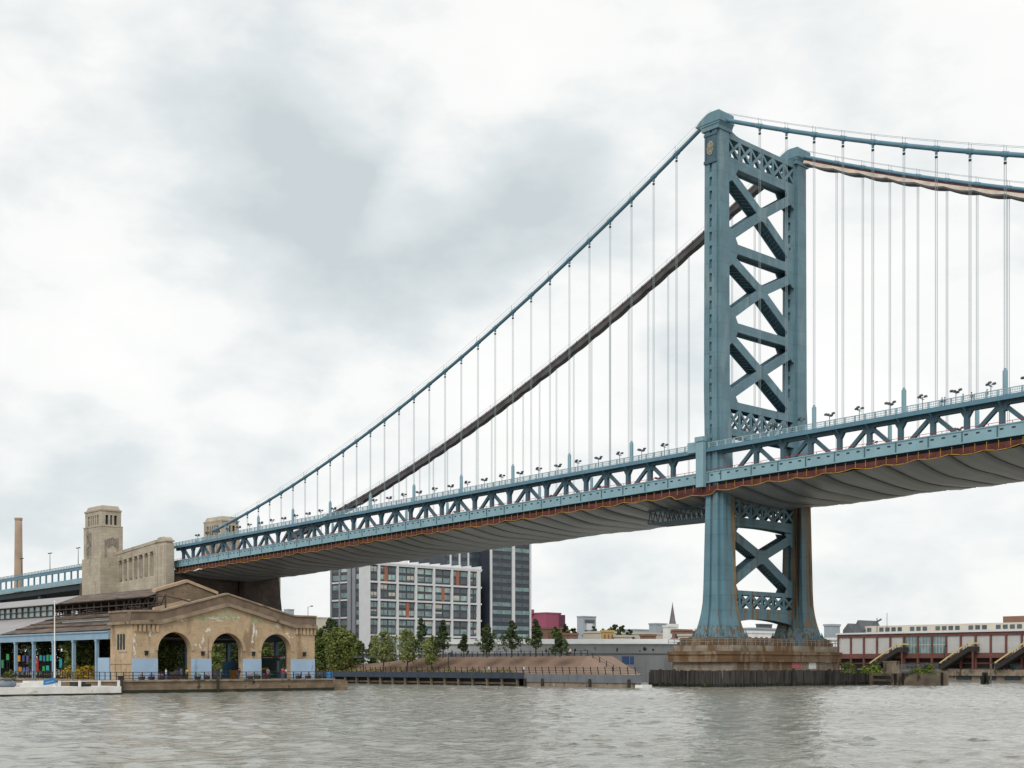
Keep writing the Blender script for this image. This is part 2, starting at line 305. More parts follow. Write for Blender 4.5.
# ------------------------------------------------------------------ water and ground
def make_water():
    m = bpy.data.materials.new('river_water'); m.use_nodes = True
    N = m.node_tree.nodes; L = m.node_tree.links; b = N['Principled BSDF']
    b.inputs['Base Color'].default_value = (0.26, 0.256, 0.215, 1); b.inputs['Roughness'].default_value = 0.09
    b.inputs['IOR'].default_value = 1.33
    tc = N.new('ShaderNodeTexCoord'); last = None
    for sc, st, stre, dist, rot in ((0.75, (1.0, 0.7, 1), 0.9, 0.42, 42), (2.6, (1.0, 0.6, 1), 0.85, 0.11, 50), (6.0, (1.0, 0.7, 1), 0.5, 0.03, 47)):
        mp = N.new('ShaderNodeMapping'); mp.inputs['Scale'].default_value = st; mp.inputs['Rotation'].default_value = (0, 0, R(rot))
        L.new(tc.outputs['Object'], mp.inputs[0])
        n = N.new('ShaderNodeTexNoise'); n.inputs['Scale'].default_value = sc; n.inputs['Detail'].default_value = 4; n.inputs['Roughness'].default_value = 0.55
        n.inputs['Distortion'].default_value = 0.4
        L.new(mp.outputs[0], n.inputs['Vector'])
        bp = N.new('ShaderNodeBump'); bp.inputs['Distance'].default_value = dist
        gn = N.new('ShaderNodeTexNoise'); gn.inputs['Scale'].default_value = .022; gn.inputs['Detail'].default_value = 3; L.new(tc.outputs['Object'], gn.inputs['Vector'])
        gm = N.new('ShaderNodeMapRange'); gm.inputs[1].default_value = .35; gm.inputs[2].default_value = .65; gm.inputs[3].default_value = stre * .35; gm.inputs[4].default_value = stre * 1.1
        L.new(gn.outputs[0], gm.inputs[0]); L.new(gm.outputs[0], bp.inputs['Strength'])
        L.new(n.outputs[0], bp.inputs['Height'])
        if last: L.new(last, bp.inputs['Normal'])
        last = bp.outputs[0]
    L.new(last, b.inputs['Normal'])
    rng = np.random.default_rng(3)
    # fine wavy sheet over the river near the piers, flat sheet beyond it
    x0, x1, y0, y1, st = -60.0, 175.0, -235.0, 75.0, 0.62
    nx = int((x1 - x0) / st); ny = int((y1 - y0) / st)
    X, Y = np.meshgrid(np.linspace(x0, x1, nx + 1), np.linspace(y0, y1, ny + 1), indexing='ij')
    Zw = np.zeros_like(X)
    for k in range(46):
        lam = float(np.exp(rng.uniform(math.log(1.3), math.log(4.5)))); ang = R(35) + rng.normal(0, 0.95)
        a = 0.0045 * lam ** 0.45; kx, ky = 2 * math.pi / lam * math.cos(ang), 2 * math.pi / lam * math.sin(ang)
        ph = rng.uniform(0, 6.28)
        s = np.sin(kx * X + ky * Y + ph + 0.8 * np.sin(0.11 * (X * math.sin(ang) - Y * math.cos(ang)) + ph))
        Zw += a * (s + 0.35 * s * np.abs(s))
    edge = np.minimum.reduce([X - x0, x1 - X, Y - y0, y1 - Y]); Zw *= np.clip(edge / 12, 0, 1)
    V = np.stack([X, Y, Zw], -1).reshape(-1, 3)
    i = np.arange(nx)[:, None] * (ny + 1) + np.arange(ny)[None, :]
    Fq = np.stack([i, i + ny + 1, i + ny + 2, i + 1], -1).reshape(-1, 4)
    n0 = len(V)
    BX = 9000.0
    extra = np.array([(-BX, -BX, 0), (BX, -BX, 0), (BX, BX, 0), (-BX, BX, 0), (x0, y0, 0), (x1, y0, 0), (x1, y1, 0), (x0, y1, 0)], float)
    quads = [(n0, n0 + 1, n0 + 5, n0 + 4), (n0 + 1, n0 + 2, n0 + 6, n0 + 5), (n0 + 2, n0 + 3, n0 + 7, n0 + 6), (n0 + 3, n0, n0 + 4, n0 + 7)]
    V = np.concatenate([V, extra]); Fq = np.concatenate([Fq, np.array(quads)])
    me = bpy.data.meshes.new('water'); me.vertices.add(len(V)); me.vertices.foreach_set('co', V.ravel())
    me.loops.add(Fq.size); me.loops.foreach_set('vertex_index', Fq.ravel().astype(np.int32))
    me.polygons.add(len(Fq)); me.polygons.foreach_set('loop_start', np.arange(0, Fq.size, 4, dtype=np.int32))
    me.polygons.foreach_set('use_smooth', np.ones(len(Fq), dtype=bool)); me.update(calc_edges=True); me.validate()
    me.materials.append(m)
    o = bpy.data.objects.new('water', me); COL.objects.link(o); struct(o)
make_water()
g = MB()
g.add([(-9000, -9000, 1.6), (-165, -9000, 1.6), (-165, 9000, 1.6), (-9000, 9000, 1.6), (-165, -9000, -2), (-165, 9000, -2)], [(0, 1, 2, 3), (1, 4, 5, 2)])
struct(g.build('ground', M['earth']))
# rising land far behind the town
g = MB(); n = 60
pts = []
for i in range(n + 1):
    y = -2500 + 7000 * i / n; pts.append((y, 6 + 7 * abs(math.sin(i * 1.7)) + 5 * math.sin(i * .6)))
vs = []; fs = []
for i, (y, h) in enumerate(pts): vs += [(-2900, y, 1.5), (-3100, y, 1.5 + h), (-3500, y, 1.5)]
for i in range(n):
    a = i * 3; fs += [(a, a + 3, a + 4, a + 1), (a + 1, a + 4, a + 5, a + 2)]
g.add(vs, fs)
struct(g.build('hills', M['leaf_b']))

# ------------------------------------------------------------------ suspension bridge
BR = thing('suspension_bridge', 'long blue steel suspension bridge with a latticed tower crossing the river', 'bridge', (0, 0, 0))
P = 6.25; VH = 13.55; VF = 19.3
_fb = np.polyfit([64.5, 27, -5.5, -43, -137, -220], [41.95, 41.6, 41.2, 40.35, 37.95, 36.5], 2)
def fb(u): return float(np.polyval(_fb, min(u, 90)))
def cz(u):      # cable height
    if u >= 0: return 115.0 - 62.0 * (1 - (1 - min(u, 266) / 266.0) ** 2)
    return float(np.polyval(CS, u))
_cu = [0, -11.4, -23.8, -36.3, -48.6, -67.4, -79.8, -98.5, -110.9, -135.7, -161, -179.5, -191.6]
_cz = [116.2, 110.6, 104.4, 98.7, 93.2, 85.2, 80.3, 73.5, 69.2, 61.7, 55.6, 51.4, 47.6]
CS = np.polyfit(_cu, _cz, 2)
UL = -221.0
us_deck = [UL] + [(-k - .685) * P for k in range(34, 0, -1)] + [-P * .5, 0, P * .5] + [(k + 1.685) * P for k in range(0, 23)]

# --- tower legs
def hw(z):
    if z > 50: return 1.9 + (115 - z) * .002, 1.95 + (115 - z) * .003, 0.45
    t = min(1, (50 - z) / 12.0); w = max(0, (38 - z) / 28.0)
    e = max(0, (19 - z) / 9.2)
    return 2.03 + .2 * t + .6 * w + 1.45 * e ** 2.0, 2.15 + .45 * t + .55 * w + 1.1 * e ** 2.2, 0.45 + 0.35 * t + .2 * w
def off(z): return .42 * min(1, max(0, (52 - z) / 14.0))
def leg_ring(yc, z, notch=True):
    hu, hv, c = hw(z); g_, d = 0.32, 0.45
    pl = [(-hu + c, -hv), (-g_, -hv), (-g_, -hv + d), (g_, -hv + d), (g_, -hv), (hu - c, -hv), (hu - c, -hv + c), (hu, -hv + c), (hu, hv - c), (hu - c, hv - c),
          (hu - c, hv), (g_, hv), (g_, hv - d), (-g_, hv - d), (-g_, hv), (-hu + c, hv), (-hu + c, hv - c), (-hu, hv - c), (-hu, -hv + c), (-hu + c, -hv + c)]
    return [(x + off(z), yc + y + off(z), z) for x, y in pl]
def make_leg(yc):
    up = MB(); up.loft([leg_ring(yc, z) for z in (38.5, 60, 80, 100, 113.2)])
    # cover plates bridging the groove, leaving a ladder of slots
    z = 50.0
    while z < 105:
        for s in (-1, 1):
            yy = yc + s * 2.0
            up.box(-0.33, 0.33, min(yy, yy - s * .05), max(yy, yy - s * .05), z, z + 1.0)
        z += 2.77
    leg = up.build('tower_leg', M['steel'], BR)
    lo = MB(); lo.loft([leg_ring(yc, z) for z in (12.2, 13.5, 15, 17, 19.5, 24, 30, 36, 38.5)])
    base = lo.build('lower_leg', M['steel_low'] if yc < 0 else M['steel_low_rusty'], leg)
    fl = MB(); fl.loft([leg_ring(yc, z) for z in (9.9, 10.3, 10.9, 11.5, 12.2)]); fl.build('rusted_foot', M['rustflare'], leg)
    # rusty edge strips on the lower leg
    rs = MB()
    zs = (12.2, 13.5, 15, 17, 19.5, 24, 30, 36, 38.4)
    for sx in (-1, 1):
        ring = []
        for z in zs:
            hu, hv, c = hw(z); x0 = sx * (hu - c); x1 = x0 + sx * .05
            ya, yb = yc + hv - c - .02, yc + hv - .1
            xo = sx * (hu - c)
            f_ = off(z); ring.append([(f_ + xo - sx * .02, f_ + yc + hv - .9, z), (f_ + xo + sx * .03, f_ + yc + hv - .9, z), (f_ + xo + sx * .03, f_ + yc + hv - .02, z), (f_ + xo - sx * .02, f_ + yc + hv - .02, z)])
        rs.loft(ring)
        ring2 = []
        for z in zs:
            hu, hv, c = hw(z)
            ring2.append([(f_ + sx * (hu - .02), f_ + yc + hv - c - .8, z), (f_ + sx * (hu + .03), f_ + yc + hv - c - .8, z), (f_ + sx * (hu + .03), f_ + yc + hv - c - .02, z), (f_ + sx * (hu - .02), f_ + yc + hv - c - .02, z)])
        rs.loft(ring2)
    rs.build('rust_streak', M['steel_rust'], leg)
    bs = MB()   # riveted base shoe
    hu, hv, c = hw(9.9); f_ = off(9.9)
    bs.box(f_ - hu - .25, f_ + hu + .25, f_ + yc - hv - .25, f_ + yc + hv + .25, 9.75, 10.0)
    for k in range(9):
        x = f_ - hu * .85 + 1.7 * hu * k / 8
        for q in (-1, 1): bs.prism([(f_ + yc + q * (hv - .5), 9.99), (f_ + yc + q * (hv + .2), 9.99), (f_ + yc + q * (hv - .45), 11.3)], 'x', x - .05, x + .05)
        y = f_ + yc - hv * .85 + 1.7 * hv * k / 8
        for q in (-1, 1): bs.prism([(f_ + q * (hu - .5), 9.99), (f_ + q * (hu + .2), 9.99), (f_ + q * (hu - .55), 11.3)], 'y', y - .05, y + .05)
    bs.build('base_shoe', M['rustflare'], leg)
    # head with cable saddle housing
    hd = MB()
    prof = [(-2.1, 112.0), (2.1, 112.0), (2.15, 112.7), (2.35, 113.1), (2.5, 113.4), (2.5, 115.2), (2.3, 115.5), (.2, 115.55), (-.6, 115.4), (-1.7, 114.9), (-2.7, 114.3), (-3.5, 113.7), (-3.5, 113.4), (-2.6, 113.1), (-2.25, 112.7)]
    hd.prism(prof, 'y', yc - 2.3, yc + 2.3)
    hd.build('saddle_housing', M['steel'], leg)
    tr = MB(); tr.box(-2.1, 2.1, yc - 2.42, yc + 2.42, 112.9, 113.2); tr.prism([(-3.6, 113.4), (2.6, 113.4), (2.6, 113.62), (-3.6, 113.62)], 'y', yc - 2.42, yc + 2.42)
    tr.build('saddle_trim', M['steel'], leg)
    if yc < 0:
        em = MB(); em.box(-1.5, 1.5, yc - 2.1, yc - 1.9, 106.0, 110.9); em.box(-1.6, 1.6, yc - 2.26, yc - 1.9, 105.4, 106.0); em.box(-1.6, 1.6, yc - 2.26, yc - 1.9, 110.9, 111.4)
        for x in (-1.2, 1.0): em.box(x, x + .2, yc - 2.2, yc - 2.0, 106.0, 110.9)
        for k in range(6): em.box(-1.0, 1.0, yc - 2.06, yc - 2.0, 106.3 + k * .78, 106.5 + k * .78)
        em.build('emblem_frame', M['truss'], leg)
        e2 = MB(); e2.prism([((.8 + .14 * (k % 2)) * math.cos(a), 108.4 + (1.35 + .2 * (k % 2)) * math.sin(a)) for k, a in [(k, k * math.pi / 9) for k in range(18)]], 'y', yc - 2.24, yc - 2.02); e2.box(-.3, .3, yc - 2.34, yc - 2.2, 107.4, 109.3); e2.box(-.7, .7, yc - 2.3, yc - 2.2, 108.3, 108.7)
        e2.build('emblem', M['bronze'], leg)
    return leg
make_leg(-VH); make_leg(VH)

# --- bracing between the legs
IN = VH - 1.95
def platebar(mb, p, q, w, u0, u1):
    (y0, z0), (y1, z1) = p, q; d = Vector((y1 - y0, z1 - z0)); n = Vector((-d.y, d.x)).normalized() * (w / 2)
    mb.prism([(y0 - n.x, z0 - n.y), (y1 - n.x, z1 - n.y), (y1 + n.x, z1 + n.y), (y0 + n.x, z0 + n.y)], 'x', u0, u1)
def xbrace(z0, z1, zc, w=1.9, m='steel'):
    mb = MB(); web = MB(); lat = MB()
    ya, yb = -IN - .3, IN + .3
    cy = 0.0
    corners = [(ya, z0 + .5), (yb, z0 + .5), (yb, z1 - .5), (ya, z1 - .5)]
    for (y, z) in corners:
        for k, (a, b) in enumerate(((-1.3, -1.06), (1.06, 1.3))): platebar(mb, (y, z), (cy, zc), w - .004 * k, a - .003 * (y > 0), b + .003 * (y > 0))
        platebar(web, (y, z), (cy, zc), w * .62, -1.05, 1.05)
    for a, b in ((-1.34, -1.03), (1.03, 1.34)):
        g_ = 2.3
        mb.prism([(-g_, zc - .75 * g_), (-.9, zc - .62 * g_), (.9, zc - .62 * g_), (g_, zc - .75 * g_), (.8 * g_, zc), (g_, zc + .75 * g_), (.9, zc + .62 * g_), (-.9, zc + .62 * g_), (-g_, zc + .75 * g_), (-.8 * g_, zc)], 'x', a, b)
        for (y, z, sy, sz) in ((ya, z0, 1, 1), (yb, z0, -1, 1), (yb, z1, -1, -1), (ya, z1, 1, -1)):   # corner gussets
            mb.prism([(y, z), (y + sy * 3.6, z), (y + sy * 2.5, z + sz * 1.7), (y + sy * 1.2, z + sz * 2.9), (y, z + sz * 3.4)], 'x', a, b)
    o = mb.build('cross_brace', M[m], BR); web.build('brace_web', M['truss'], o)
    # flange lacing seen from below
    for (y, z) in corners:
        p = Vector((0, y, z)); q = Vector((0, cy, zc)); d = (q - p); L_ = d.length; d.normalize(); n = Vector((0, -d.z, d.y))
        k = 3.6
        while k < L_ - 2.6:
            for s in (-1, 1):
                c0 = p + d * k + n * s * (w / 2 - .16); c1 = p + d * (k + 1.0) + n * s * (w / 2 - .16)
                lat.bar(c0 + Vector((-1.05, 0, 0)), c1 + Vector((1.05, 0, 0)), .16, .08)
            k += 1.0
    lat.build('lacing_bar', M['steel'], o)
def lattice_strut(z0, z1, holes, m='steel', arch_top=0.0, arch_bot=0.0, chord=1.1, lat=None):
    mb = MB(); N_ = 24
    ys = [-IN - .3 + (2 * IN + .6) * i / N_ for i in range(N_ + 1)]
    def top(y): t = min(1, (IN + .3 - abs(y)) / 4.5); return z1 + arch_top * (1 - t) ** 2
    def bot(y): t = (abs(y) / IN); return z0 + arch_bot * (1 - t ** 2)
    la, lb = lat or (z0 + chord, z1 - chord)
    for a, b in ((-1.35, -1.05), (1.05, 1.35)):
        for f0, f1 in ((bot, lambda y: la), (lambda y: lb, top)):
            mb.loft([[(a, y, f0(y)), (b, y, f0(y)), (b, y, f1(y)), (a, y, f1(y))] for y in ys])
        w = 2 * IN / holes
        for k in range(holes + 1):
            y = -IN + k * w
            mb.box(a + .01, b - .01, y - .28, y + .28, la, lb)
        for k in range(holes):
            y = -IN + k * w
            platebar(mb, (y, la), (y + w, lb), .55, a + .02, b - .02); platebar(mb, (y, lb), (y + w, la), .55, a + .04, b - .04)
    mb.loft([[(-1.04, y, bot(y) + .35), (1.04, y, bot(y) + .35), (1.04, y, bot(y) + .6), (-1.04, y, bot(y) + .6)] for y in ys])
    mb.loft([[(-1.04, y, top(y) - .6), (1.04, y, top(y) - .6), (1.04, y, top(y) - .3), (-1.04, y, top(y) - .3)] for y in ys])
    return mb.build('lattice_strut', M[m], BR)
def plain_strut(z0, z1):
    mb = MB()
    for a, b in ((-1.35, -1.05), (1.05, 1.35)): mb.box(a, b, -IN - .3, IN + .3, z0, z1)
    mb.box(-1.04, 1.04, -IN - .2, IN + .2, z0 + .5, z1 - .3)
    for k in range(18):
        y = -IN + .6 + k * 1.3
        mb.bar((-1.0, y, z0 + .12), (1.0, y + 1.2, z0 + .12), .16, .1)
    mb.build('cross_strut', M['steel'], BR)
lattice_strut(105.6, 112.2, 6, arch_top=1.6, chord=1.35, lat=(107.6, 111.2))
xbrace(90.3, 105.6, 98.4)
plain_strut(88.4, 90.3)
xbrace(74.2, 88.4, 82.3)
plain_strut(72.4, 74.2)
xbrace(58.0, 72.4, 65.4)
lattice_strut(51.0, 58.0, 6, arch_top=.8, chord=1.2, lat=(52.5, 56.4))
lattice_strut(32.4, 38.2, 6, m='steel_low', arch_bot=.5, chord=1.2, lat=(34.6, 37.6))
xbrace(19.6, 32.4, 26.8, m='steel_low')
low = lattice_strut(12.6, 19.6, 6, m='steel_low', arch_bot=1.2, chord=1.1, lat=(16.0, 18.7))
rp = MB()
for k in range(6):
    y = -IN + (k + .5) * 2 * IN / 6
    rp.box(1.352, 1.372, y - .35, y + .35, 13.9, 15.95)
rp.build('rust_streak', M['steel_rust'], low)

# --- deck
ud = us_deck
for sgn in (-1, 1):
    a, b = sorted((sgn * 16.3, sgn * 15.9))
    fa = MB(); fa.strip(ud, a, b, lambda u: fb(u), lambda u: fb(u) + 2.05)
    a2, b2 = sorted((sgn * 16.42, sgn * 15.8))
    fa.strip(ud, a2, b2, lambda u: fb(u) - .12, lambda u: fb(u) + .1); fa.strip(ud, a2, b2, lambda u: fb(u) + 1.95, lambda u: fb(u) + 2.15)
    fo = fa.build('fascia_girder', M['fascia'], BR)
    jt = MB()
    for u in ud[1:]:
        a3, b3 = sorted((sgn * 16.42, sgn * 16.25)); jt.box(u - .09, u + .09, a3, b3, fb(u) + .1, fb(u) + 1.95)
    jt.build('panel_joint', M['truss'], fo)
    sl = MB(); u = UL + 1
    while u < 140:
        a3, b3 = sorted((sgn * 16.33, sgn * 16.2)); sl.box(u - .32, u + .32, a3, b3, fb(u) + 1.22, fb(u) + 1.5); u += P / 3
    sl.build('drain_slot', M['dark'], fo)
    rr = MB(); a4, b4 = sorted((sgn * 16.05, sgn * 15.97))
    rr.strip(ud, a4, b4, lambda u: fb(u) + 2.55, lambda u: fb(u) + 2.63)
    for u in np.arange(UL + .5, 140, 2.1): rr.box(u - .04, u + .04, a4, b4, fb(u) + 2.15, fb(u) + 2.55)
    rr.build('red_handrail', M['red'], fo)
    # dark floor system behind and below the fascia
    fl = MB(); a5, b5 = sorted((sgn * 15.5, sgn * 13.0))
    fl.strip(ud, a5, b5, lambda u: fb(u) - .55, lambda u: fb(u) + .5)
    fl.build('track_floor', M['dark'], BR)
    # stiffening truss
    yt = sgn * 14.6
    tr = MB()
    a6, b6 = yt - .45, yt + .45
    tr.strip(ud, a6, b6, lambda u: fb(u) + .2, lambda u: fb(u) + 1.3); tr.strip(ud, a6, b6, lambda u: fb(u) + 5.6, lambda u: fb(u) + 6.4)
    nodes = [(-k - .685) * P for k in range(34, 0, -1)] + [(k + 1.685) * P for k in range(0, 23)]
    def vert(u, w): tr.box(u - w, u + w, yt - .42, yt + .42, fb(u) + 1.2, fb(u) + 5.65)
    def par(u): return round(u / P + .685) % 2 if u < 0 else round(u / P - 1.685) % 2
    for u in nodes:
        vert(u, .40)
        if (u < 0 and par(u) == 0) or (u > 0 and par(u) == 0):
            for d in (-1, 1):
                if not (UL < u + d * P < 140): continue
                p0 = (u + d * .35, yt, fb(u) + 5.7); p1 = (u + d * (P - .7), yt, fb(u + d * P) + 1.0)
                tr.bar(p0, p1, .6, .7)
            tr.prism([(u - 1.2, fb(u) + 5.65), (u + 1.2, fb(u) + 5.65), (u + .7, fb(u) + 4.6), (u - .7, fb(u) + 4.6)], 'y', yt - .38, yt + .38)
        else:
            tr.prism([(u - 1.1, fb(u) + 5.65), (u + 1.1, fb(u) + 5.65), (u + .41, fb(u) + 4.5), (u - .41, fb(u) + 4.5)], 'y', yt - .38, yt + .38)
    tr.build('stiffening_truss', M['truss'], BR)
    # walkway on brackets over the tracks
    wk = MB(); ya, yb = sorted((sgn * 16.3, sgn * 13.9))
    wk.strip(ud, ya, yb, lambda u: fb(u) + 6.42, lambda u: fb(u) + 6.72)
    a7, b7 = sorted((sgn * 16.35, sgn * 16.1))
    wk.strip(ud, a7, b7, lambda u: fb(u) + 6.15, lambda u: fb(u) + 6.95)
    for u in nodes: wk.prism([(sgn * 15.0, fb(u) + 5.4), (sgn * 15.99, fb(u) + 6.1), (sgn * 15.99, fb(u) + 6.3), (sgn * 15.0, fb(u) + 6.3)], 'x', u - .14, u + .14)
    wk.build('walkway', M['cable'], BR)
    rl = MB(); a8, b8 = sorted((sgn * 16.3, sgn * 16.2))
    rl.strip(ud, a8, b8, lambda u: fb(u) + 7.88, lambda u: fb(u) + 8.02); rl.strip(ud, a8, b8, lambda u: fb(u) + 7.08, lambda u: fb(u) + 7.18)
    rl.strip(ud, a8 + .03, b8 - .03, lambda u: fb(u) + 7.5, lambda u: fb(u) + 7.57)
    for u in np.arange(UL + .3, 140, P / 3): rl.box(u - .17, u + .17, a8 - .03, b8 + .03, fb(u) + 6.95, fb(u) + 8.02)
    for u in np.arange(UL + .3, 100, .3125): rl.box(u - .03, u + .03, a8 + .03, b8 - .03, fb(u) + 7.1, fb(u) + 7.9)
    rl.build('railing', M['rail'], BR)
    # debris curtain under the fascia
    cu = MB(); hem = MB(); tie = MB()
    uu = np.arange(UL, 141, P / 6); hs = []
    for u in uu:
        ph = ((u / P + .685) % 1.0); sag = .38 * math.sin(math.pi * ph) + .10 * math.sin(u * .35) + (1.0 if -9 < u < 1 else 0) * .6
        hs.append(fb(u) - 1.62 - sag)
    y = sgn * 16.2
    cu.loft([[(u, y - .03, fb(u) - .78), (u, y + .03, fb(u) - .78), (u, y + .03 + .12 * math.sin(u * 3), h), (u, y - .03 + .12 * math.sin(u * 3), h)] for u, h in zip(uu, hs)])
    co = cu.build('debris_curtain', M['maroon'], BR)
    hem.tube([(u, y + sgn * .06, h) for u, h in zip(uu, hs)], .075, 5); 
    for u in np.arange(UL + .5, 140, P / 3): tie.bar((u, y + sgn * .14, fb(u) - .4), (u, y + sgn * .14, fb(u) - 1.7), .07, .07)
    hem.add(tie.v, tie.f); hem.build('yellow_webbing', M['yellow'], co)
rd = MB(); rd.strip(ud, -13.0, 13.0, lambda u: fb(u) + .55, lambda u: fb(u) + 1.0); rd.build('roadway', M['asphalt'], BR)
# sagging tarpaulins slung under the floor, one bay per panel
tp = MB(); uu = np.arange(UL, 141, P / 10); yy = np.linspace(-16.15, 17.6, 17)
vs = []; fs = []
rng = random.Random(5); bay = {}
for u in uu:
    kb = math.floor(u / P + .685); ph = (u / P + .685) - kb
    if kb not in bay: bay[kb] = rng.uniform(.45, .8)
    sg = bay[kb] * .68 * math.sin(math.pi * ph) ** .75 + .09 * abs(math.sin(3 * math.pi * ph)) + rng.uniform(-.04, .04)
    for y in yy:
        t = max(0, 1 - (y / 17.0) ** 2)
        vs.append((u, y, fb(u) - 1.55 - sg * (.55 + .45 * t) - 1.75 * t - (.7 if y > 0 else 0) * (y / 15.7) - .12 * math.sin(u * .21 + y * .3)))
ny = len(yy)
for i in range(len(uu) - 1):
    for j in range(ny - 1): fs.append((i * ny + j, (i + 1) * ny + j, (i + 1) * ny + j + 1, i * ny + j + 1))
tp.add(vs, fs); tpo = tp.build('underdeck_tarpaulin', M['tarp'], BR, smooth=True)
sm_ = MB()  # dark tubes on the lashing lines, also standing in for crease shade
for k in range(-33, 24):
    u = (k - .685) * P
    if not UL < u < 140: continue
    sm_.tube([(u, y, fb(u) - 1.62 - 1.75 * max(0, 1 - (y / 17.0) ** 2) - (.7 if y > 0 else 0) * (y / 15.7) - .12 * math.sin(u * .21 + y * .3)) for y in np.linspace(-15.8, 17.4, 14)]   , .16, 6)
sm_.build('lashing_seam', M['seam_shade'], tpo)
# pale posts closing the walkway beside the tower
for s in (-1, 1):
    u = -1.4; cp = MB(); cp.box(u - .95, u + .95, *sorted((s * 16.5, s * 17.4)), fb(u) - .9, fb(u) + 9.0); cp.box(u - 1.1, u + 1.1, *sorted((s * 16.46, s * 17.6)), fb(u) + 8.3, fb(u) + 9.2); cp.box(u - 3.6, u - .96, *sorted((s * 16.43, s * 16.8)), fb(u) + 6.3, fb(u) + 8.4)
    cp.build('walkway_end_post', M['fascia'], BR)
# inspection platform slung under the deck beside the tower
ip = MB(); zt = 37.4
ip.box(-22, -2, -9.5, -9.2, zt, zt + .25); ip.box(-22, -2, -3.2, -2.9, zt, zt + .25); ip.box(-22, -2, -9.5, -9.2, zt - 2.6, zt - 2.3); ip.box(-22, -2, -3.2, -2.9, zt - 2.6, zt - 2.3)
ip.box(-22, -2, -9.2, -3.2, zt - 2.55, zt - 2.4); ip.box(-23.5, -19, -10.2, -8.8, zt + .8, zt + 1.6)
for k in range(14):
    u = -22 + k * 1.4
    for yq in (-9.35, -3.05):
        ip.bar((u, yq, zt - 2.5), (u + .7, yq, zt + .1), .16, .16); ip.bar((u + .7, yq, zt + .1), (u + 1.4, yq, zt - 2.5), .16, .16)
for u in (-21, -15, -9, -4):
    for yq in (-9.35, -3.05): ip.box(u - .12, u + .12, yq - .12, yq + .12, zt + .2, zt + 3.2)
ip.build('inspection_platform', M['truss'], BR)

# --- cables, suspenders
posts = set()
n_side = [-k for k in range(1, 34)]
side_u = [(n - .685) * P for n in n_side]
main_u = [(k + 1.685) * P for k in range(0, 14)]
for sgn in (-1, 1):
    y = sgn * VH
    us_c = [float(u) for u in np.arange(-200, 267, 3.0)] 
    us_c = [u for u in us_c if abs(u) > 1.5]
    side = [(u, y, cz(u)) for u in us_c if u < 0] + [(-1.2, y, cz(-1.2))]
    mainp = [(1.2, y, cz(1.2))] + [(u, y, cz(u)) for u in us_c if u > 0]
    cb = MB(); cb.tube(side, .42, 10); cb.tube(mainp, .42, 10)
    co = cb.build('main_cable', M['cable'], BR, smooth=True)
    for u in side_u[:31] + main_u:
        dz = (cz(u + .3) - cz(u - .3)) / .6
        bd = MB(); bd.tube([(u - .55, y, cz(u) - .55 * dz), (u + .55, y, cz(u) + .55 * dz)], .5, 10)
        bd.box(u - .16, u + .16, y - .2, y + .2, cz(u) - 1.0, cz(u) - .3)
        bd.build('cable_band', M['cable'], co)
    hr = MB()
    for pts in (side, mainp):
        for o in (-.45, .45): hr.tube([(p[0], p[1] + o, p[2] + 1.35) for p in pts[::3] + [pts[-1]]], .028, 4)
    for u in side_u[:31:2] + main_u:
        hr.bar((u, y - .45, cz(u) + .3), (u, y - .45, cz(u) + 1.5), .05, .05); hr.bar((u, y + .45, cz(u) + .3), (u, y + .45, cz(u) + 1.5), .05, .05)
    hr.build('hand_rope', M['rope'], co)
    for u in side_u + main_u:
        zt_ = cz(u) - .9
        z0 = fb(u) + 6.4
        if zt_ < z0 + .6: continue
        sm = MB()
        for dx in (-.17, .17):
            for dy in (-.09, .09):
                sm.tube([(u + dx, y + dy, z0), (u + dx, y + dy, zt_)], .028, 4, False)
        so = sm.build('suspender', M['rope'], BR)
        if zt_ - z0 > 2:
            sk2 = MB(); sk2.box(u - .22, u + .22, y - .14, y + .14, zt_ - .75, zt_ - .4); sk2.build('clamp', M['dark'], so)
    k3 = [(n - .685) * P for n in range(-33, 0) if n % 3 == 0] + [(k + 1.685) * P for k in range(0, 14) if k % 3 == 2]
    for u in k3:
        if cz(u) < fb(u) + 8.5: hp = min(4.6, max(1.5, cz(u) - fb(u) - 7.2))
        else: hp = min(5.2, cz(u) - fb(u) - 6.8)
        z0 = fb(u) + 6.4
        pm = MB(); pm.prism([(u + .42 * math.cos(a), y + .42 * math.sin(a)) for a in [k * math.pi / 4 + math.pi / 8 for k in range(8)]], 'z', z0, z0 + hp)
        pm.prism([(u + .25 * math.cos(a), y + .25 * math.sin(a)) for a in [k * math.pi / 4 + math.pi / 8 for k in range(8)]], 'z', z0 + hp, z0 + hp + .4)
        pm.build('suspender_post', M['fascia'], BR)
# cover hung round the far cable for repainting
wr = MB(); wn = MB(); wd = MB(); wrd = MB(); y = VH
ring = []
for u in np.arange(-198, -1.5, 1.5):
    ph = (u / P + .685) % 1; s = .28 * math.sin(math.pi * ph); z = cz(u)
    w, top, bot = .95, .3, 1.55 + s
    ring.append([(u, y - w * .7, z + top), (u, y - w, z - .6), (u, y - w * .85, z - bot), (u, y + w * .85, z - bot), (u, y + w, z - .6), (u, y + w * .7, z + top)])
wr.loft(ring)
wo = wr.build('cable_cover', M['wrap'], BR)
for u in np.arange(-190, -3, P / 2):
    z = cz(u); wn.bar((u, y - .8, z + .3), (u, y - 1.0, z - .6), .1, .1)
wn.tube([(u, y - 1.0, cz(u) - .5) for u in np.arange(-196, -2, 3.0)], .07, 5)
wn.build('cover_rail', M['maroon'], wo)
ring = []; ring2 = []; ring3 = []
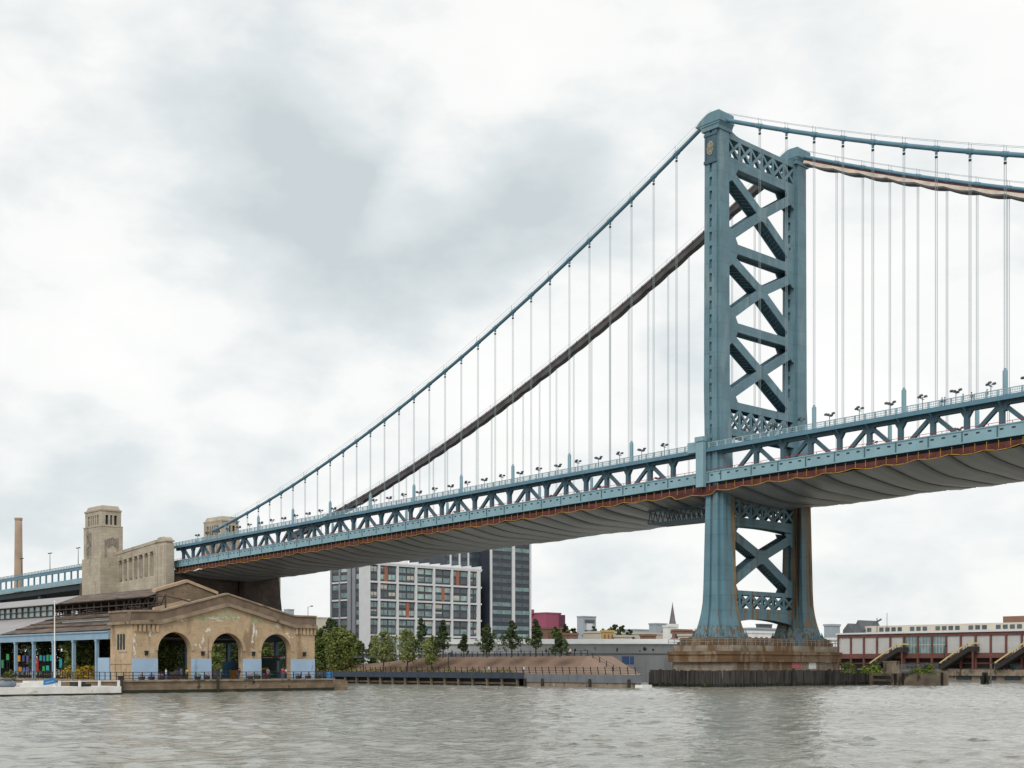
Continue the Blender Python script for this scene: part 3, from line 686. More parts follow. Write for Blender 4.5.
for u in np.arange(3.0, 200, P / 5):
    ph = (u / P - .685) % 1; s = .35 * math.sin(math.pi * ph); z = cz(u)
    ring.append([(u, y - 1.2, z - 1.75 - s), (u, y + 1.2, z - 1.75 - s), (u, y + 1.2, z - 1.4 - s), (u, y - 1.2, z - 1.4 - s)])
    ring2.append([(u, y - 1.22, z - 1.39 - s), (u, y - 1.16, z - 1.39 - s), (u, y - .8, z - .8), (u, y - .86, z - .8)])
    ring3.append([(u, y - .9, z - .85), (u, y - .6, z - .85), (u, y - .6, z - .55), (u, y - .9, z - .55)])
wd.loft(ring); pl_ = wd.build('cable_work_platform', M['wrap'], BR)
m2 = MB(); m2.loft(ring2); m2.build('side_netting', M['netting'], pl_)
m3 = MB(); m3.loft(ring3); m3.build('red_guard_strip', M['maroon'], pl_)
# floodlight clusters along the walkway
def floodlight(u, s, style):
    z0 = fb(u) + 6.7; y = s * 15.8; h = 2.4
    pm = MB(); pm.tube([(u, y, z0), (u, y, z0 + h)], .07, 5); pm.bar((u - .85, y, z0 + h), (u + .85, y, z0 + h), .1, .1); pm.bar((u, y - .6, z0 + h - .25), (u, y + .6, z0 + h - .25), .1, .1)
    o = pm.build('floodlight', M['truss'], BR)
    hm = MB()
    for dx, dy, dz in ((-.8, 0, .12), (.8, 0, .12), (0, -.55, -.12), (0, .55, -.12)) if style else ((-.6, 0, .1), (.5, .2, .1), (.0, -.4, .25)):
        hm.prism([(-.26 + u + dx, -.12 + z0 + h + dz), (.26 + u + dx, -.02 + z0 + h + dz), (.22 + u + dx, .26 + z0 + h + dz), (-.22 + u + dx, .18 + z0 + h + dz)], 'y', y + dy - .24, y + dy + .24)
    hm.build('lamp_head', M['seam_shade'], o)
for i, u in enumerate(side_u[:32] + main_u[:10]): floodlight(u - 1.4, -1, i % 2)
for i, u in enumerate(side_u[2:30:3] + main_u[1:8:3]): floodlight(u + 1.2, 1, i % 2)
exec_parts = []
del exec_parts
# ------------------------------------------------------------------ tower pier, fender, old pier stub
TPB = thing('tower_pier', 'stepped brown stained granite block carrying the legs of the bridge tower', 'bridge pier', (0, 0, 0))
for nm, a, b, z0, z1, m in (('lower_course', 7.6, 20.0, -1, 4.9, 'granite_pale'), ('ledge_course', 8.1, 20.7, 4.9, 7.05, 'granite'), ('middle_course', 7.6, 19.9, 7.05, 8.3, 'granite_pale'), ('top_course', 6.6, 18.9, 8.3, 9.8, 'granite')):
    mb = MB(); c = 1.6
    pl = [(-a + c, -b), (a - c, -b), (a, -b + c), (a, b - c), (a - c, b), (-a + c, b), (-a, b - c), (-a, -b + c)]
    mb.prism(pl, 'z', z0, z1 - .05)
    if nm == 'ledge_course': mb.prism([(x * 1.02, y * 1.01) for x, y in pl], 'z', 6.35, 7.0)
    if nm == 'top_course':
        mb.prism([(x * 1.06, y * 1.02) for x, y in pl], 'z', 8.3, 8.9)
    mb.build(nm, M[m], TPB)
mb = MB()
for (a, b) in ((7.5, 19.8),):
    for z in (8.95, 9.45):
        pts = [(-a, -b), (a, -b), (a, b), (-a, b), (-a, -b)]
        mb.tube([(x, y, z) for x, y in pts], .04, 4)
    for k in range(27): mb.box(a - .04, a + .04, -b + k * 1.5 - .04, -b + k * 1.5 + .04, 8.2, 9.5)
    for k in range(10): mb.box(-a + k * 1.6 - .04, -a + k * 1.6 + .04, -b - .04, -b + .04, 8.2, 9.5)
mb.build('railing', M['rope'], TPB)
pm = MB(); pm.box(7.61, 7.66, 1.5, 4.9, 3.7, 4.75); pm.build('pink_graffiti_patch', plain('pink_paint', (.50, .13, .15)), TPB)
pm = MB(); pm.box(7.61, 7.66, 7.6, 10.3, 3.5, 4.8); pm.build('white_painted_patch', M['white'], TPB)
cab = MB(); cab.box(6.75, 7.45, 4.0, 5.4, 8.25, 10.9); tag(cab.build('equipment_cabinet', plain('dark_blue_grey_cabinet', (.10, .15, .2))), 'small dark blue grey cabinet standing on the tower pier ledge', 'cabinet')

FT = thing('timber_fender', 'dark upright timber fender wall wrapped round the tower pier at the waterline', 'fender', (0, 0, 0))
PLN = [(-9.7, -23.4), (8.6, -25.8), (10.0, -24.2), (10.0, 27.0), (-9.7, 27.0)]
pk = MB(); wet = MB(); wal = MB()
rng = random.Random(2)
for i in range(len(PLN)):
    p = Vector(PLN[i]); q = Vector(PLN[(i + 1) % len(PLN)]); d = q - p; n = max(1, int(d.length / .52)); d.normalize(); nn = Vector((d.y, -d.x))
    for k in range(n):
        c = p + d * ((k + .5) * .52); t = rng.uniform(.10, .3); h = 3.25 + rng.uniform(-.12, .10)
        if rng.random() < .06: h -= .5
        off = rng.uniform(-.12, .14)
        c2 = c + nn * (off - .15)
        a_, b_ = d * .235, nn * .2
        pk.prism([tuple(c2 - a_ - b_), tuple(c2 + a_ - b_), tuple(c2 + a_ + b_), tuple(c2 - a_ + b_)], 'z', .55, h)
        c3 = c + nn * (off - .1)
        wet.prism([tuple(c3 - a_ * 1.02 - b_), tuple(c3 + a_ * 1.02 - b_), tuple(c3 + a_ * 1.02 + b_), tuple(c3 - a_ * 1.02 + b_)], 'z', -1.2, .55 + rng.uniform(-.25, .35))
ins = [(x * .985, y * .985) for x, y in PLN]
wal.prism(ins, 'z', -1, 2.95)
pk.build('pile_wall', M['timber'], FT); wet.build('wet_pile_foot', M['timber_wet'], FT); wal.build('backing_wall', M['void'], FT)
for k in range(5):
    x, y = [(10.5, -2), (10.5, 11), (10.5, 21), (-2, -24.6), (-6, -24.1)][k]
    mb = MB(); mb.tube([(x, y, -1), (x, y, 3.5)], .3, 7); mb.build('corner_pile', M['void'], FT)

def foliage_tuft(name, label, cat, loc, r, h, m, n, group=None, seed=1, stem=True):
    t = thing(name, label, cat, loc, group); rg = random.Random(seed); mb = MB(); L_ = Vector(loc)
    for k in range(n):
        a = rg.uniform(0, 6.28); rr = r * math.sqrt(rg.random()); z = h * rg.random() ** .8 * (1 - .5 * rr / r)
        leaf(mb, L_ + Vector((rr * math.cos(a), rr * math.sin(a), z)), rg.uniform(.16, .34), rg)
    mb.build('foliage', m, t)
    st = MB()
    for k in range(5):
        a = rg.uniform(0, 6.28); st.tube([L_, L_ + Vector((r * .6 * math.cos(a), r * .6 * math.sin(a), h * .7))], .03, 4)
    st.build('stem', M['bark'], t)
    return t
def leaf(mb, c, s, rg):
    a = Vector((rg.gauss(0, 1), rg.gauss(0, 1), rg.gauss(0, .6)))
    if a.length < .1: a = Vector((1, 0, 0))
    a.normalize(); b = a.cross(Vector((rg.gauss(0, 1), rg.gauss(0, 1), rg.gauss(0, 1) + .2)))
    if b.length < .1: b = a.cross(Vector((0, 0, 1)))
    b.normalize()
    mb.add([c - a * s, c - b * s * .55, c + a * s, c + b * s * .55], [(0, 1, 2, 3)])
# old concrete pier north of the fender
OP = thing('ruined_pier', 'broken brown concrete pier stub beyond the timber fender', 'pier', (14, 28, 0))
mb = MB(); rg = random.Random(8)
mb.prism([(4, 27.4), (15.5, 27.2), (22, 30.5), (24.5, 34), (22.5, 38.5), (-6, 42), (-6, 27.4)], 'z', -1, 2.55)
mb.build('deck_block', M['concrete'], OP)
mb = MB(); mb.prism([(15.6, 27.6), (21.7, 30.8), (24.2, 34), (22.4, 38.2), (20, 38.4), (19, 33), (14, 29)], 'z', 2.55, 3.0); mb.build('broken_coping', M['concrete'], OP)
mb = MB()
for k in range(7):
    p = Vector((15.6, 27.3)).lerp(Vector((24.6, 34.0)), (k + .3) / 7); mb.tube([(p.x + .2, p.y - .2, -1), (p.x + .2, p.y - .2, 2.7)], .28, 7)
mb.build('pile', M['void'], OP)
for k in range(2):
    mb = MB(); mb.box(11 + 0 * k, 15.2, 27.0, 27.25, .2 + k * 1.2, .8 + k * 1.2); mb.build('waling_beam', M['timber'], OP)
p0 = at(892, 672, 266); 
mb = MB(); q = p0; mb.prism([(q.x - 1.5, q.y - .9), (q.x + .7, q.y - 1.1), (q.x + 1.2, q.y + 1.0), (q.x - 1.0, q.y + 1.2)], 'z', 2.55, 4.9); mb.prism([(q.x - 1.6, q.y - 1.0), (q.x + .8, q.y - 1.2), (q.x + 1.3, q.y + 1.1), (q.x - 1.1, q.y + 1.3)], 'z', 4.9, 5.15)
tag(mb.build('concrete_block', M['concrete']), 'squat weathered concrete block standing on the ruined pier', 'block')
FE = thing('steel_fence', 'grey steel picket fence on the ruined pier', 'fence', (18, 40, 2.6))
mb = MB(); a = at(899, 666, 266); b = at(938, 666, 266)
for k in range(31):
    p = a.lerp(b, k / 30); mb.box(p.x - .04, p.x + .04, p.y - .04, p.y + .04, 2.55, 4.5)
mb.build('picket', M['rope'], FE); mb = MB()
for z in (2.9, 4.3): mb.bar((a.x, a.y, z), (b.x, b.y, z), .06, .06)
mb.build('rail', M['rope'], FE)
for i, (x, r, h, n, m, l) in enumerate(((848, 1.6, 3.2, 300, 'leaf_a', 'dark green shrub growing beside the tower pier'), (871, 2.1, 2.3, 420, 'leaf_d', 'wide green shrub growing left of the concrete block'), (876, 1.0, 2.9, 200, 'leaf_d', 'thin yellow green weed next to the concrete block'), (918, 1.6, 1.7, 260, 'leaf_d', 'low yellow green weed before the picket fence'), (929, 1.3, 2.6, 300, 'leaf_d', 'upright green shrub at the end of the picket fence'))):
    p = at(x, 660, 262 if i < 3 else 266); foliage_tuft('shrub', l, 'shrub', (p.x, p.y, 2.5), r, h, M[m], n, 'shrubs on the ruined pier', 20 + i)
# mooring dolphin in the river
p = at(985, 684, 290); p.z = 0
D = thing('mooring_dolphin', 'cluster of dark mooring piles with a pale pole standing in open water', 'mooring piles', p)
for k in range(3):
    a = k * 2.1; mb = MB(); mb.tube([p + Vector((1.0 * math.cos(a), 1.0 * math.sin(a), -1)), p + Vector((.25 * math.cos(a), .25 * math.sin(a), 2.6))], .36, 8); mb.build('pile', M['timber_wet'], D)
mb = MB(); mb.tube([p + Vector((1.0, .8, 0)), p + Vector((1.0, .8, 4.6))], .16, 6); mb.build('pole', M['concrete'], D)

# ------------------------------------------------------------------ bridge anchorage
AN = thing('bridge_anchorage', 'limestone bridge anchorage with twin square pylons and a pilastered wall', 'anchorage', (-245, 0, 0))
mb = MB()
def batter(x0, x1, y0, y1, z0, z1, d): mb.hexa([(x0 - d, y0 - d, z0), (x1 + d, y0 - d, z0), (x1 + d, y1 + d, z0), (x0 - d, y1 + d, z0), (x0, y0, z1), (x1, y0, z1), (x1, y1, z1), (x0, y1, z1)])
batter(-282, -217, -20.2, 5.5, -1, 34.0, 2.2); batter(-282, -214, 6.5, 19.8, -1, 34.3, 2.6); batter(-282, -222, 5, 7.5, -1, 33.5, 1)
mb.build('base', M['masonry'], AN)
mb = MB(); mb.box(-214.6, -213.4, 6.2, 20.1, 34.31, 34.9); mb.box(-217.5, -216.2, -20.4, 5.8, 34.01, 34.6); mb.build('coping', M['masonry'], AN)
def pylon(s):
    def Y(a, b): return sorted((s * a, s * b))
    x0, x1, ya, yb = -264.4, -251.0, 19.0, 26.9
    mb = MB()
    y0, y1 = Y(ya, yb); mb.box(x0, x1, y0, y1, 24, 51.6)
    y0, y1 = Y(ya, yb + .45); mb.box(x0 - .4, x1 + .4, y0, y1, 24, 41.0)
    y0, y1 = Y(ya + .4, yb - .35)
    # belfry: corner piers and mullions round dark openings
    mb.box(x0 + 1.2, x1 - 1.2, y0 + 1.2 if s > 0 else y0 + 1.2, y1 - 1.2, 51.6, 56.2)
    def piers(n, a, b): return [a + (b - a) * i / n for i in range(n + 1)]
    po = mb.build('pylon', M['stone'], AN)
    m2 = MB()
    m2.box(x0 + .4, x1 - .4, y0, y1, 51.6, 52.3)
    xs0, xs1 = x0 + .4, x1 - .4
    for yy_ in (y0, y1 - .9):
        for i in range(6):
            w = 2.2 if i in (0, 5) else .8
            xa = xs0 if i == 0 else (xs1 - w if i == 5 else xs0 + 2.2 + (xs1 - xs0 - 4.4) * i / 5 - .4)
            m2.box(xa, xa + w, yy_ + .01, yy_ + .9 - .01, 52.3, 55.6)
    for xx_ in (xs0, xs1 - .9):
        for i in range(4):
            w = 1.5 if i in (0, 3) else .7
            ya_ = y0 if i == 0 else (y1 - w if i == 3 else y0 + 1.5 + (y1 - y0 - 3.0) * i / 3 - .35)
            m2.box(xx_ + .02, xx_ + .88, ya_ + .02, ya_ + w - .02, 52.3, 55.58)
    m2.box(x0 + .38, x1 - .38, y0 - .02, y1 + .02, 55.6, 57.0)
    m2.build('belfry_pier', M['stone'], po)
    m3 = MB(); m3.box(x0 - .1, x1 + .1, *Y(ya, yb + .15), 51.55, 51.95) ; m3.box(x0 + .1, x1 - .1, *Y(ya + .3, yb - .1), 57.0, 57.5)
    pl = [(x0 + .6, Y(ya + .6, yb - .5)), (x1 - .6, None)]
    a0, a1 = Y(ya + .3, yb - .2); m3.hexa([(x0 + .7, a0 + .3, 57.5), (x1 - .7, a0 + .3, 57.5), (x1 - .7, a1 - .3, 57.5), (x0 + .7, a1 - .3, 57.5), (x0 + 1.2, a0 + .8, 58.9), (x1 - 1.2, a0 + .8, 58.9), (x1 - 1.2, a1 - .8, 58.9), (x0 + 1.2, a1 - .8, 58.9)])
    m3.build('cap', M['stone'], po)
    m4 = MB(); m4.box(x0 + 1.0, x1 - 1.0, y0 + 1.0, y1 - 1.0, 52.3, 55.59); m4.build('dark_opening', M['dark'], po)
    # carved panels
    m5 = MB(); f = s * (yb + .46)
    for (a, b, c, d) in ((-262.2, -258.2, 42.0, 50.2), (-261.6, -258.8, 38.2, 41.6)):
        m5.box(a, b, *sorted((s * yb - s * .1, s * (yb + .06) + 0)), c, d)
    rg = random.Random(4)
    for k in range(16):
        x = -260.2 + rg.uniform(-1.5, 1.5); z = 42.6 + k * .45; m5.box(x - .45, x + .45, *sorted((s * (yb + .04), s * (yb + .25))), z, z + .35)
    m5.build('carved_panel', M['stone_dark'], po)
    m6 = MB()
    for k in range(5):
        yq = s * (22.8 + (k - 2) * .75); m6.box(x1 - .05, x1 + .22, yq - .32, yq + .32, 45.6 - abs(k - 2) * .5, 47.4 + (2 - abs(k - 2)) * .3)
    m6.box(x1 - .05, x1 + .12, *Y(20.6, 21.3), 24, 48.0); m6.box(x1 - .05, x1 + .12, *Y(24.9, 25.6), 24, 47.0)
    m6.build('cartouche', M['stone_dark'] if s < 0 else M['stone'], po)
pylon(-1); pylon(1)
for s in (-1, 1):
    mb = MB()
    def wt(u): return 43.0 + (u + 251) * .075
    y0, y1 = sorted((s * 19.4, s * 20.2))
    mb.loft([[(u, y0, 24), (u, y1, 24), (u, y1, wt(u) - 1.6), (u, y0, wt(u) - 1.6)] for u in (-252, -223)])
    y2, y3 = sorted((s * 19.0, s * 21.2))
    wo = mb.build('pilaster_wall', M['stone'], AN)
    m2 = MB(); m2.loft([[(u, y2, wt(u) - 3.2), (u, y3, wt(u) - 3.2), (u, y3, wt(u) - .01), (u, y2, wt(u) - .01)] for u in (-251.5, -223)])
    m2.loft([[(u, y2 - .2, wt(u) - .9), (u, y3 + .2, wt(u) - .9), (u, y3 + .2, wt(u) + .1), (u, y2 - .2, wt(u) + .1)] for u in (-251.4, -223)])
    m2.loft([[(u, y2, 24), (u, y3, 24), (u, y3, 32.6 + (u + 251) * .04), (u, y2, 32.6 + (u + 251) * .04)] for u in (-251.5, -223)])
    m2.build('cornice', M['stone'], wo)
    for k in range(8):
        u = -250.6 + k * 3.75; m3 = MB(); m3.box(u - .55, u + .55, *sorted((s * 20.15, s * 21.05)), 32.4, wt(u) - 3.1); m3.box(u - .75, u + .75, *sorted((s * 20.16, s * 21.15)), wt(u) - 4.0, wt(u) - 3.15); m3.build('pilaster', M['stone'], wo)
    m4 = MB()
    for k in range(7):
        u = -250.6 + (k + .5) * 3.75; m4.box(u - 1.0, u + 1.0, *sorted((s * 20.1, s * 20.24)), 33.6, wt(u) - 3.6)
    m4.build('recess_shade', M['stone_dark'], wo)  # darker sheets stand in for shade between the pilasters
    mb = MB(); y0, y1 = sorted((s * 18.6, s * 21.6)); c = 1.3
    mb.box(-222.6, -215.6, y0, y1, 24, 43.6); mb.box(-222.3, -215.9, y0 + .25, y1 - .25, 43.6, 44.3); mb.box(-222.75, -215.45, y0 - .12, y1 + .12, 44.3, 44.8)
    mb.prism([(-222.2, 44.8), (-216.0, 44.8), (-216.3, 45.5), (-217.4, 45.9), (-220.8, 45.9), (-221.9, 45.5)], 'y', y0 + .3, y1 - .3)
    for u in (-221.6, -219.1, -216.6): mb.box(u - .45, u + .45, y0 - .18, y1 + .18, 24, 43.2)
    mb.build('end_pylon', M['stone'], AN)
# ------------------------------------------------------------------ approach viaduct running inland
AV = thing('approach_viaduct', 'pale blue steel approach viaduct with open posts running inland from the pylons', 'viaduct', (-330, 0, 0))
uv = np.arange(-700, -264, 6.0)
def az(u): return 41.5 + (u + 284) * .0145
for s in (-1, 1):
    y0, y1 = sorted((s * 16.9, s * 17.4))
    mb = MB(); mb.strip(uv, y0, y1, lambda u: az(u) - 2.2, lambda u: az(u) - 1.0); mb.strip(uv, y0 - .1, y1 + .1, lambda u: az(u) - 1.1, lambda u: az(u) - .9)
    mb.build('upper_girder', M['cable'], AV)
    mb = MB(); mb.strip(uv, y0, y1, lambda u: az(u) - 6.8, lambda u: az(u) - 5.2); mb.build('lower_girder', M['fascia'], AV)
    for u in np.arange(-470, -266, 5.6):
        if s > 0 and int(u) % 2: continue
        mb = MB(); mb.box(u - .35, u + .35, y0 + .02, y1 - .02, az(u) - 5.2, az(u) - 2.2); mb.build('post', M['cable'], AV)
    mb = MB(); mb.strip(uv, y0 + .1, y1 - .1, lambda u: az(u) - .12, lambda u: az(u)); mb.strip(uv, y0 + .15, y1 - .15, lambda u: az(u) - .6, lambda u: az(u) - .5)
    for u in np.arange(-470, -266, 1.4): mb.box(u - .08, u + .08, y0 + .15, y1 - .15, az(u) - 1.0, az(u) - .1)
    mb.build('railing', M['rail'], AV)
mb = MB(); mb.strip(uv, -16.5, 16.5, lambda u: az(u) - 9.2, lambda u: az(u) - 6.9); mb.build('deck', M['dark'], AV)
for u in (-290, -330, -370, -410, -450, -490):
    for s in (-1, 1):
        mb = MB(); mb.box(u - 1.2, u + 1.2, s * 14 - 1.2, s * 14 + 1.2, 1, az(u) - 9.2); mb.build('column', M['truss'], AV)
def lamp_post(loc, h, arm, label, group=None, heads=2):
    t = thing('lamp_post', label, 'lamp post', loc, group); L_ = Vector(loc)
    mb = MB(); mb.tube([L_, L_ + Vector((0, 0, h))], [.14, .08], 6)
    for k in range(heads):
        s = (-1) ** k; mb.tube([L_ + Vector((0, 0, h - .1)), L_ + Vector((s * arm, 0, h + .15))], .06, 5)
    mb.build('pole', M['black'], t)
    for k in range(heads):
        s = (-1) ** k; m2 = MB(); c = L_ + Vector((s * arm, 0, h + .1)); m2.prism([(c.x - .45, c.z - .12), (c.x + .45, c.z - .12), (c.x + .3, c.z + .2), (c.x - .3, c.z + .2)], 'y', c.y - .25, c.y + .25); m2.build('lamp_head', M['dark'], t)
    return t
for u, l in ((-293, 'twin headed lamp post on the viaduct just left of the stone pylon'), (-318, 'twin headed lamp post on the viaduct between the pylon and the chimney'), (-345, 'twin headed lamp post on the viaduct right beside the chimney')):
    lamp_post((u, -16, az(u)), 6.2, 1.0, l, 'lamp posts on the viaduct')
# chimney
c = at(18.5, 666, 720)
CH = thing('brick_chimney', 'tall tan brick chimney standing behind the viaduct', 'chimney', (c.x, c.y, 1.6))
zt_ = at(18.5, 518, 720).z
mb = MB(); mb.tube([(c.x, c.y, 1.6), (c.x, c.y, zt_ - 1)], [2.9, 1.95], 20); mb.build('stack', M['chimney'], CH, smooth=True)
mb = MB(); mb.tube([(c.x, c.y, zt_ - 1.2), (c.x, c.y, zt_)], [2.15, 2.15], 20); mb.build('rim', M['chimney'], CH)

# ------------------------------------------------------------------ pier headhouse with three arches
UF = -20.0; VL, VR = -130.4, -97.3; VC = -114.1; QZ = 2.0
HH = thing('pier_headhouse', 'tan stucco pier headhouse with three arches and a low gable, paint peeling', 'building', (UF, VC, QZ))
ARCH = [(-123.3, 2.85), (-114.05, 2.85), (-104.9, 2.85)]; ZS = 6.5
def ztop(v):
    if v < -125.6: return 12.4
    if v > -101.6: return 12.4
    h = 1 - abs(v - VC) / 12.0
    return 12.4 + (15.6 - 12.4) * max(0, h)
colms = []
def wallcols():
    vs_ = [VL]; cols = []
    out = []
    bps = sorted(set([VL, VR, -125.6, -101.6, VC]))
    segs = []
    x = VL
    for (c, h) in ARCH:
        segs.append(('w', x, c - h)); segs.append(('a', c, h)); x = c + h
    segs.append(('w', x, VR))
    for s in segs:
        if s[0] == 'w':
            pts = [s[1]] + [b for b in bps if s[1] < b < s[2]] + [s[2]]
            out.append([(p, QZ) for p in pts])
        else:
            n = 20; out.append([(s[1] - s[2] * math.cos(math.pi * k / n), ZS + s[2] * math.sin(math.pi * k / n)) for k in range(n + 1)])
    return out
mb = MB(); u0, u1 = UF, UF - 1.3
for seg in wallcols():
    top = lambda v: ztop(v) - 1.6
    n = len(seg); vs = []; fs = []
    for (v, zb) in seg: vs += [(u0, v, zb), (u0, v, top(v)), (u1, v, top(v)), (u1, v, zb)]
    for i in range(n - 1):
        a = i * 4; b = a + 4
        fs += [(a, b, b + 1, a + 1), (a + 1, b + 1, b + 2, a + 2), (a + 2, b + 2, b + 3, a + 3), (a + 3, b + 3, b, a)]
    fs += [(0, 1, 2, 3), ((n - 1) * 4, (n - 1) * 4 + 3, (n - 1) * 4 + 2, (n - 1) * 4 + 1)]
    mb.add(vs, fs)
mb.build('facade_wall', M['stucco'], HH)
mb = MB(); mb.box(UF - 7.2, UF - 1.31, VL, VL + 1.2, QZ, 10.8); mb.build('side_wall', M['stucco'], HH)
mb = MB(); mb.box(UF - 7.2, UF - 1.31, VR - 1.2, VR, QZ, 10.8); mb.build('side_wall', M['stucco'], HH)
mb = MB(); mb.box(UF - 7.0, UF - 1.32, VL + 1.21, VR - 1.21, 10.2, 10.7); mb.build('roof_slab', M['parapet'], HH)
bp = [VL - .25, -125.6, VC, -101.6, VR + .25]
def pband(mb, ua, ub, lo, hi):
    mb.loft([[(ua, v, ztop(v) + lo), (ub, v, ztop(v) + lo), (ub, v, ztop(v) + hi), (ua, v, ztop(v) + hi)] for v in bp])
mb = MB(); pband(mb, UF + .12, UF - 1.0, -1.6, -.05); mb.box(UF - 7.3, UF - 1.02, VL - .12, VL + .9, 10.8, 12.35); mb.box(UF - 7.3, UF - 1.02, VR - .9, VR + .12, 10.8, 12.35)
po = mb.build('parapet', M['parapet'], HH)
mb = MB(); pband(mb, UF + .55, UF - .02, -1.95, -1.55); pband(mb, UF + .35, UF - .02, -1.55, -1.35); pband(mb, UF + .3, UF - 1.1, -.06, .2)
mb.box(UF - 7.3, UF - .03, VL - .55, VL - .02, 10.45, 10.85); mb.box(UF - 7.4, UF - 1.12, VL - .3, VL + 1.0, 12.34, 12.6); mb.box(UF - 7.3, UF - .03, VR + .02, VR + .55, 10.45, 10.85)
mb.build('cornice', M['cornice'], HH)
for v0 in (-130.1, -101.2):
    for k in range(6): mb = MB(); mb.box(UF + .002, UF + .3, v0 + k * .72, v0 + k * .72 + .4, 9.35, 10.44); mb.build('corbel', M['stucco'], HH)
for (c, h) in ARCH:
    mb = MB(); ring = []
    for k in range(25):
        a = math.pi * k / 24
        pr = []
        for r_, uu_ in ((h + .02, UF + .002), (h + .02, UF + .16), (h + .5, UF + .16), (h + .5, UF + .002)):
            pr.append((uu_, c - r_ * math.cos(a), ZS + r_ * math.sin(a)))
        ring.append(pr)
    mb.loft(ring); mb.box(UF + .003, UF + .2, c - .35, c + .35, ZS + h + .1, ZS + h + 1.0)
    mb.build('arch_moulding', M['moulding'], HH)
walls = [(VL, ARCH[0][0] - 2.85), (ARCH[0][0] + 2.85, ARCH[1][0] - 2.85), (ARCH[1][0] + 2.85, ARCH[2][0] - 2.85), (ARCH[2][0] + 2.85, VR)]
for i, (a, b) in enumerate(walls):
    mb = MB(); mb.box(UF + .005, UF + .05, a + (.02 if i == 0 else -.02), b + .02, QZ, 5.25); 
    for e in (a, b):
        if e in (VL, VR): continue
    mb.build('blue_painted_panel', M['bluepaint'], HH)
    mb = MB(); c = (a + b) / 2 + .2; mb.box(UF + .01, UF + .3, c - .22, c + .22, 5.75, 6.3); mb.box(UF + .01, UF + .45, c - .3, c + .3, 6.3, 6.42); mb.build('wall_lamp', M['black'], HH)
mb = MB()
for k in range(3):
    u = UF - 2.6 - k * .95; mb.box(u - .32, u + .32, VL - .03, VL + .1, 6.6, 9.0)
mb.build('slit_window', M['dark'], HH)
mb = MB(); mb.box(UF - 4.2, UF - 1.6, VL - .08, VL - .002, 6.2, 6.45); mb.box(UF - 7.2, UF, VL - .1, VL - .002, 4.4, 4.65); mb.build('sill_band', M['moulding'], HH)
# keystone sign brackets and flaked paint, as thin irregular flakes standing on the stucco
def flake(v, z, w, h, seed, m):
    rg = random.Random(seed); mb = MB()
    for q in range(9):
        s_ = rg.uniform(.18, .5); cv = v + w * rg.gauss(0, .45); cz_ = z + h * rg.gauss(0, .5); n = 13; x0 = UF + .003 + .0011 * q
        mb.prism([(cv + w * s_ * math.cos(2 * math.pi * k / n) * rg.uniform(.35, 1.1), cz_ + h * s_ * 1.2 * math.sin(2 * math.pi * k / n) * rg.uniform(.35, 1.1)) for k in range(n)], 'x', x0, x0 + .0006)
    mb.build('paint_flake', M[m], HH)
i = 0
for (x, y, w, h, m) in ((208, 630, .7, .35, 'whitepatch'), (203, 641, .25, .95, 'whitepatch'), (200, 647, .22, .6, 'whitepatch'), (254, 632, .45, 1.2, 'whitepatch'), (253, 641, .3, .5, 'whitepatch'), (278, 625, .4, .5, 'whitepatch'), (289, 637, .6, .5, 'whitepatch'), (150, 633, .35, .7, 'whitepatch'), (134, 640, .3, .8, 'whitepatch'), (135, 652, .28, .8, 'whitepatch'), (181, 620, .9, .25, 'whitepatch'), (195, 646, .35, .4, 'whitepatch'), (153, 631, .5, .3, 'whitepatch'),
    (203, 619, 1.3, .45, 'greenpatch'), (216, 617, 1.6, .45, 'greenpatch'), (233, 617, 1.9, .4, 'greenpatch'), (256, 621, .8, .7, 'greenpatch'), (228, 612, 1.1, .35, 'greenpatch'), (214, 618, .9, .2, 'whitepatch'), (222, 617, .9, .22, 'whitepatch'), (236, 619, .5, .3, 'whitepatch'), (219, 621, .5, .15, 'whitepatch')):
    v, z = on_u(x, y, UF); flake(v, z, w, h, 30 + i, m); i += 1
# rear gable of the raised roof
mb = MB(); ug = -33.0
mb.prism([(VC - 5.2, 10.7), (VC + 5.2, 10.7), (VC + 5.2, 16.4), (VC, 18.0), (VC - 5.2, 16.4)], 'x', ug - .8, ug); mb.build('rear_gable', M['quay'], HH)
mb = MB(); mb.loft([[(ug + .25, v, z), (ug - 1.0, v, z), (ug - 1.0, v, z + .5), (ug + .25, v, z + .5)] for v, z in ((VC - 5.8, 16.3), (VC, 18.1), (VC + 5.8, 16.3))]); mb.build('gable_coping', M['moulding'], HH)
mb = MB(); mb.loft([[(ug + 4.0, v, z), (ug + 3.4, v, z), (ug + 3.4, v, z + .5), (ug + 4.0, v, z + .5)] for v, z in ((VC - 8.0, 13.0), (VC - 1.5, 14.6))]); mb.build('rear_gable_coping', M['moulding'], HH)

# quay
SQ = thing('stone_quay', 'brown stone quay wall under the arched headhouse', 'quay', (-17, VC, 0))
mb = MB(); mb.box(-160, -17.0, -133.4, -95.6, -2, 1.75); mb.build('wall', M['quay'], SQ)
mb = MB(); mb.box(-160, -16.75, -133.6, -95.4, 1.75, 2.0); mb.build('coping', M['concrete'], SQ)
mb = MB(); mb.box(-24, -18.6, -95.39, -91.5, -2, 1.55); mb.box(-23.5, -19, -95.38, -92, 1.55, 1.8); mb.build('end_block', M['quay'], SQ)
mb = MB(); mb.box(-16.99, -16.7, -133.4, -95.6, -1, .5); mb.build('wet_foot', M['timber_wet'], SQ)
QR = thing('quay_railing', 'thin black iron railing along the quay before the arches', 'railing', (-17.4, VC, QZ))
mb = MB(); 
for z in (2.2, 2.65, 3.15): mb.tube([(-17.4, -133, z), (-17.4, -95.8, z)], .04, 4)
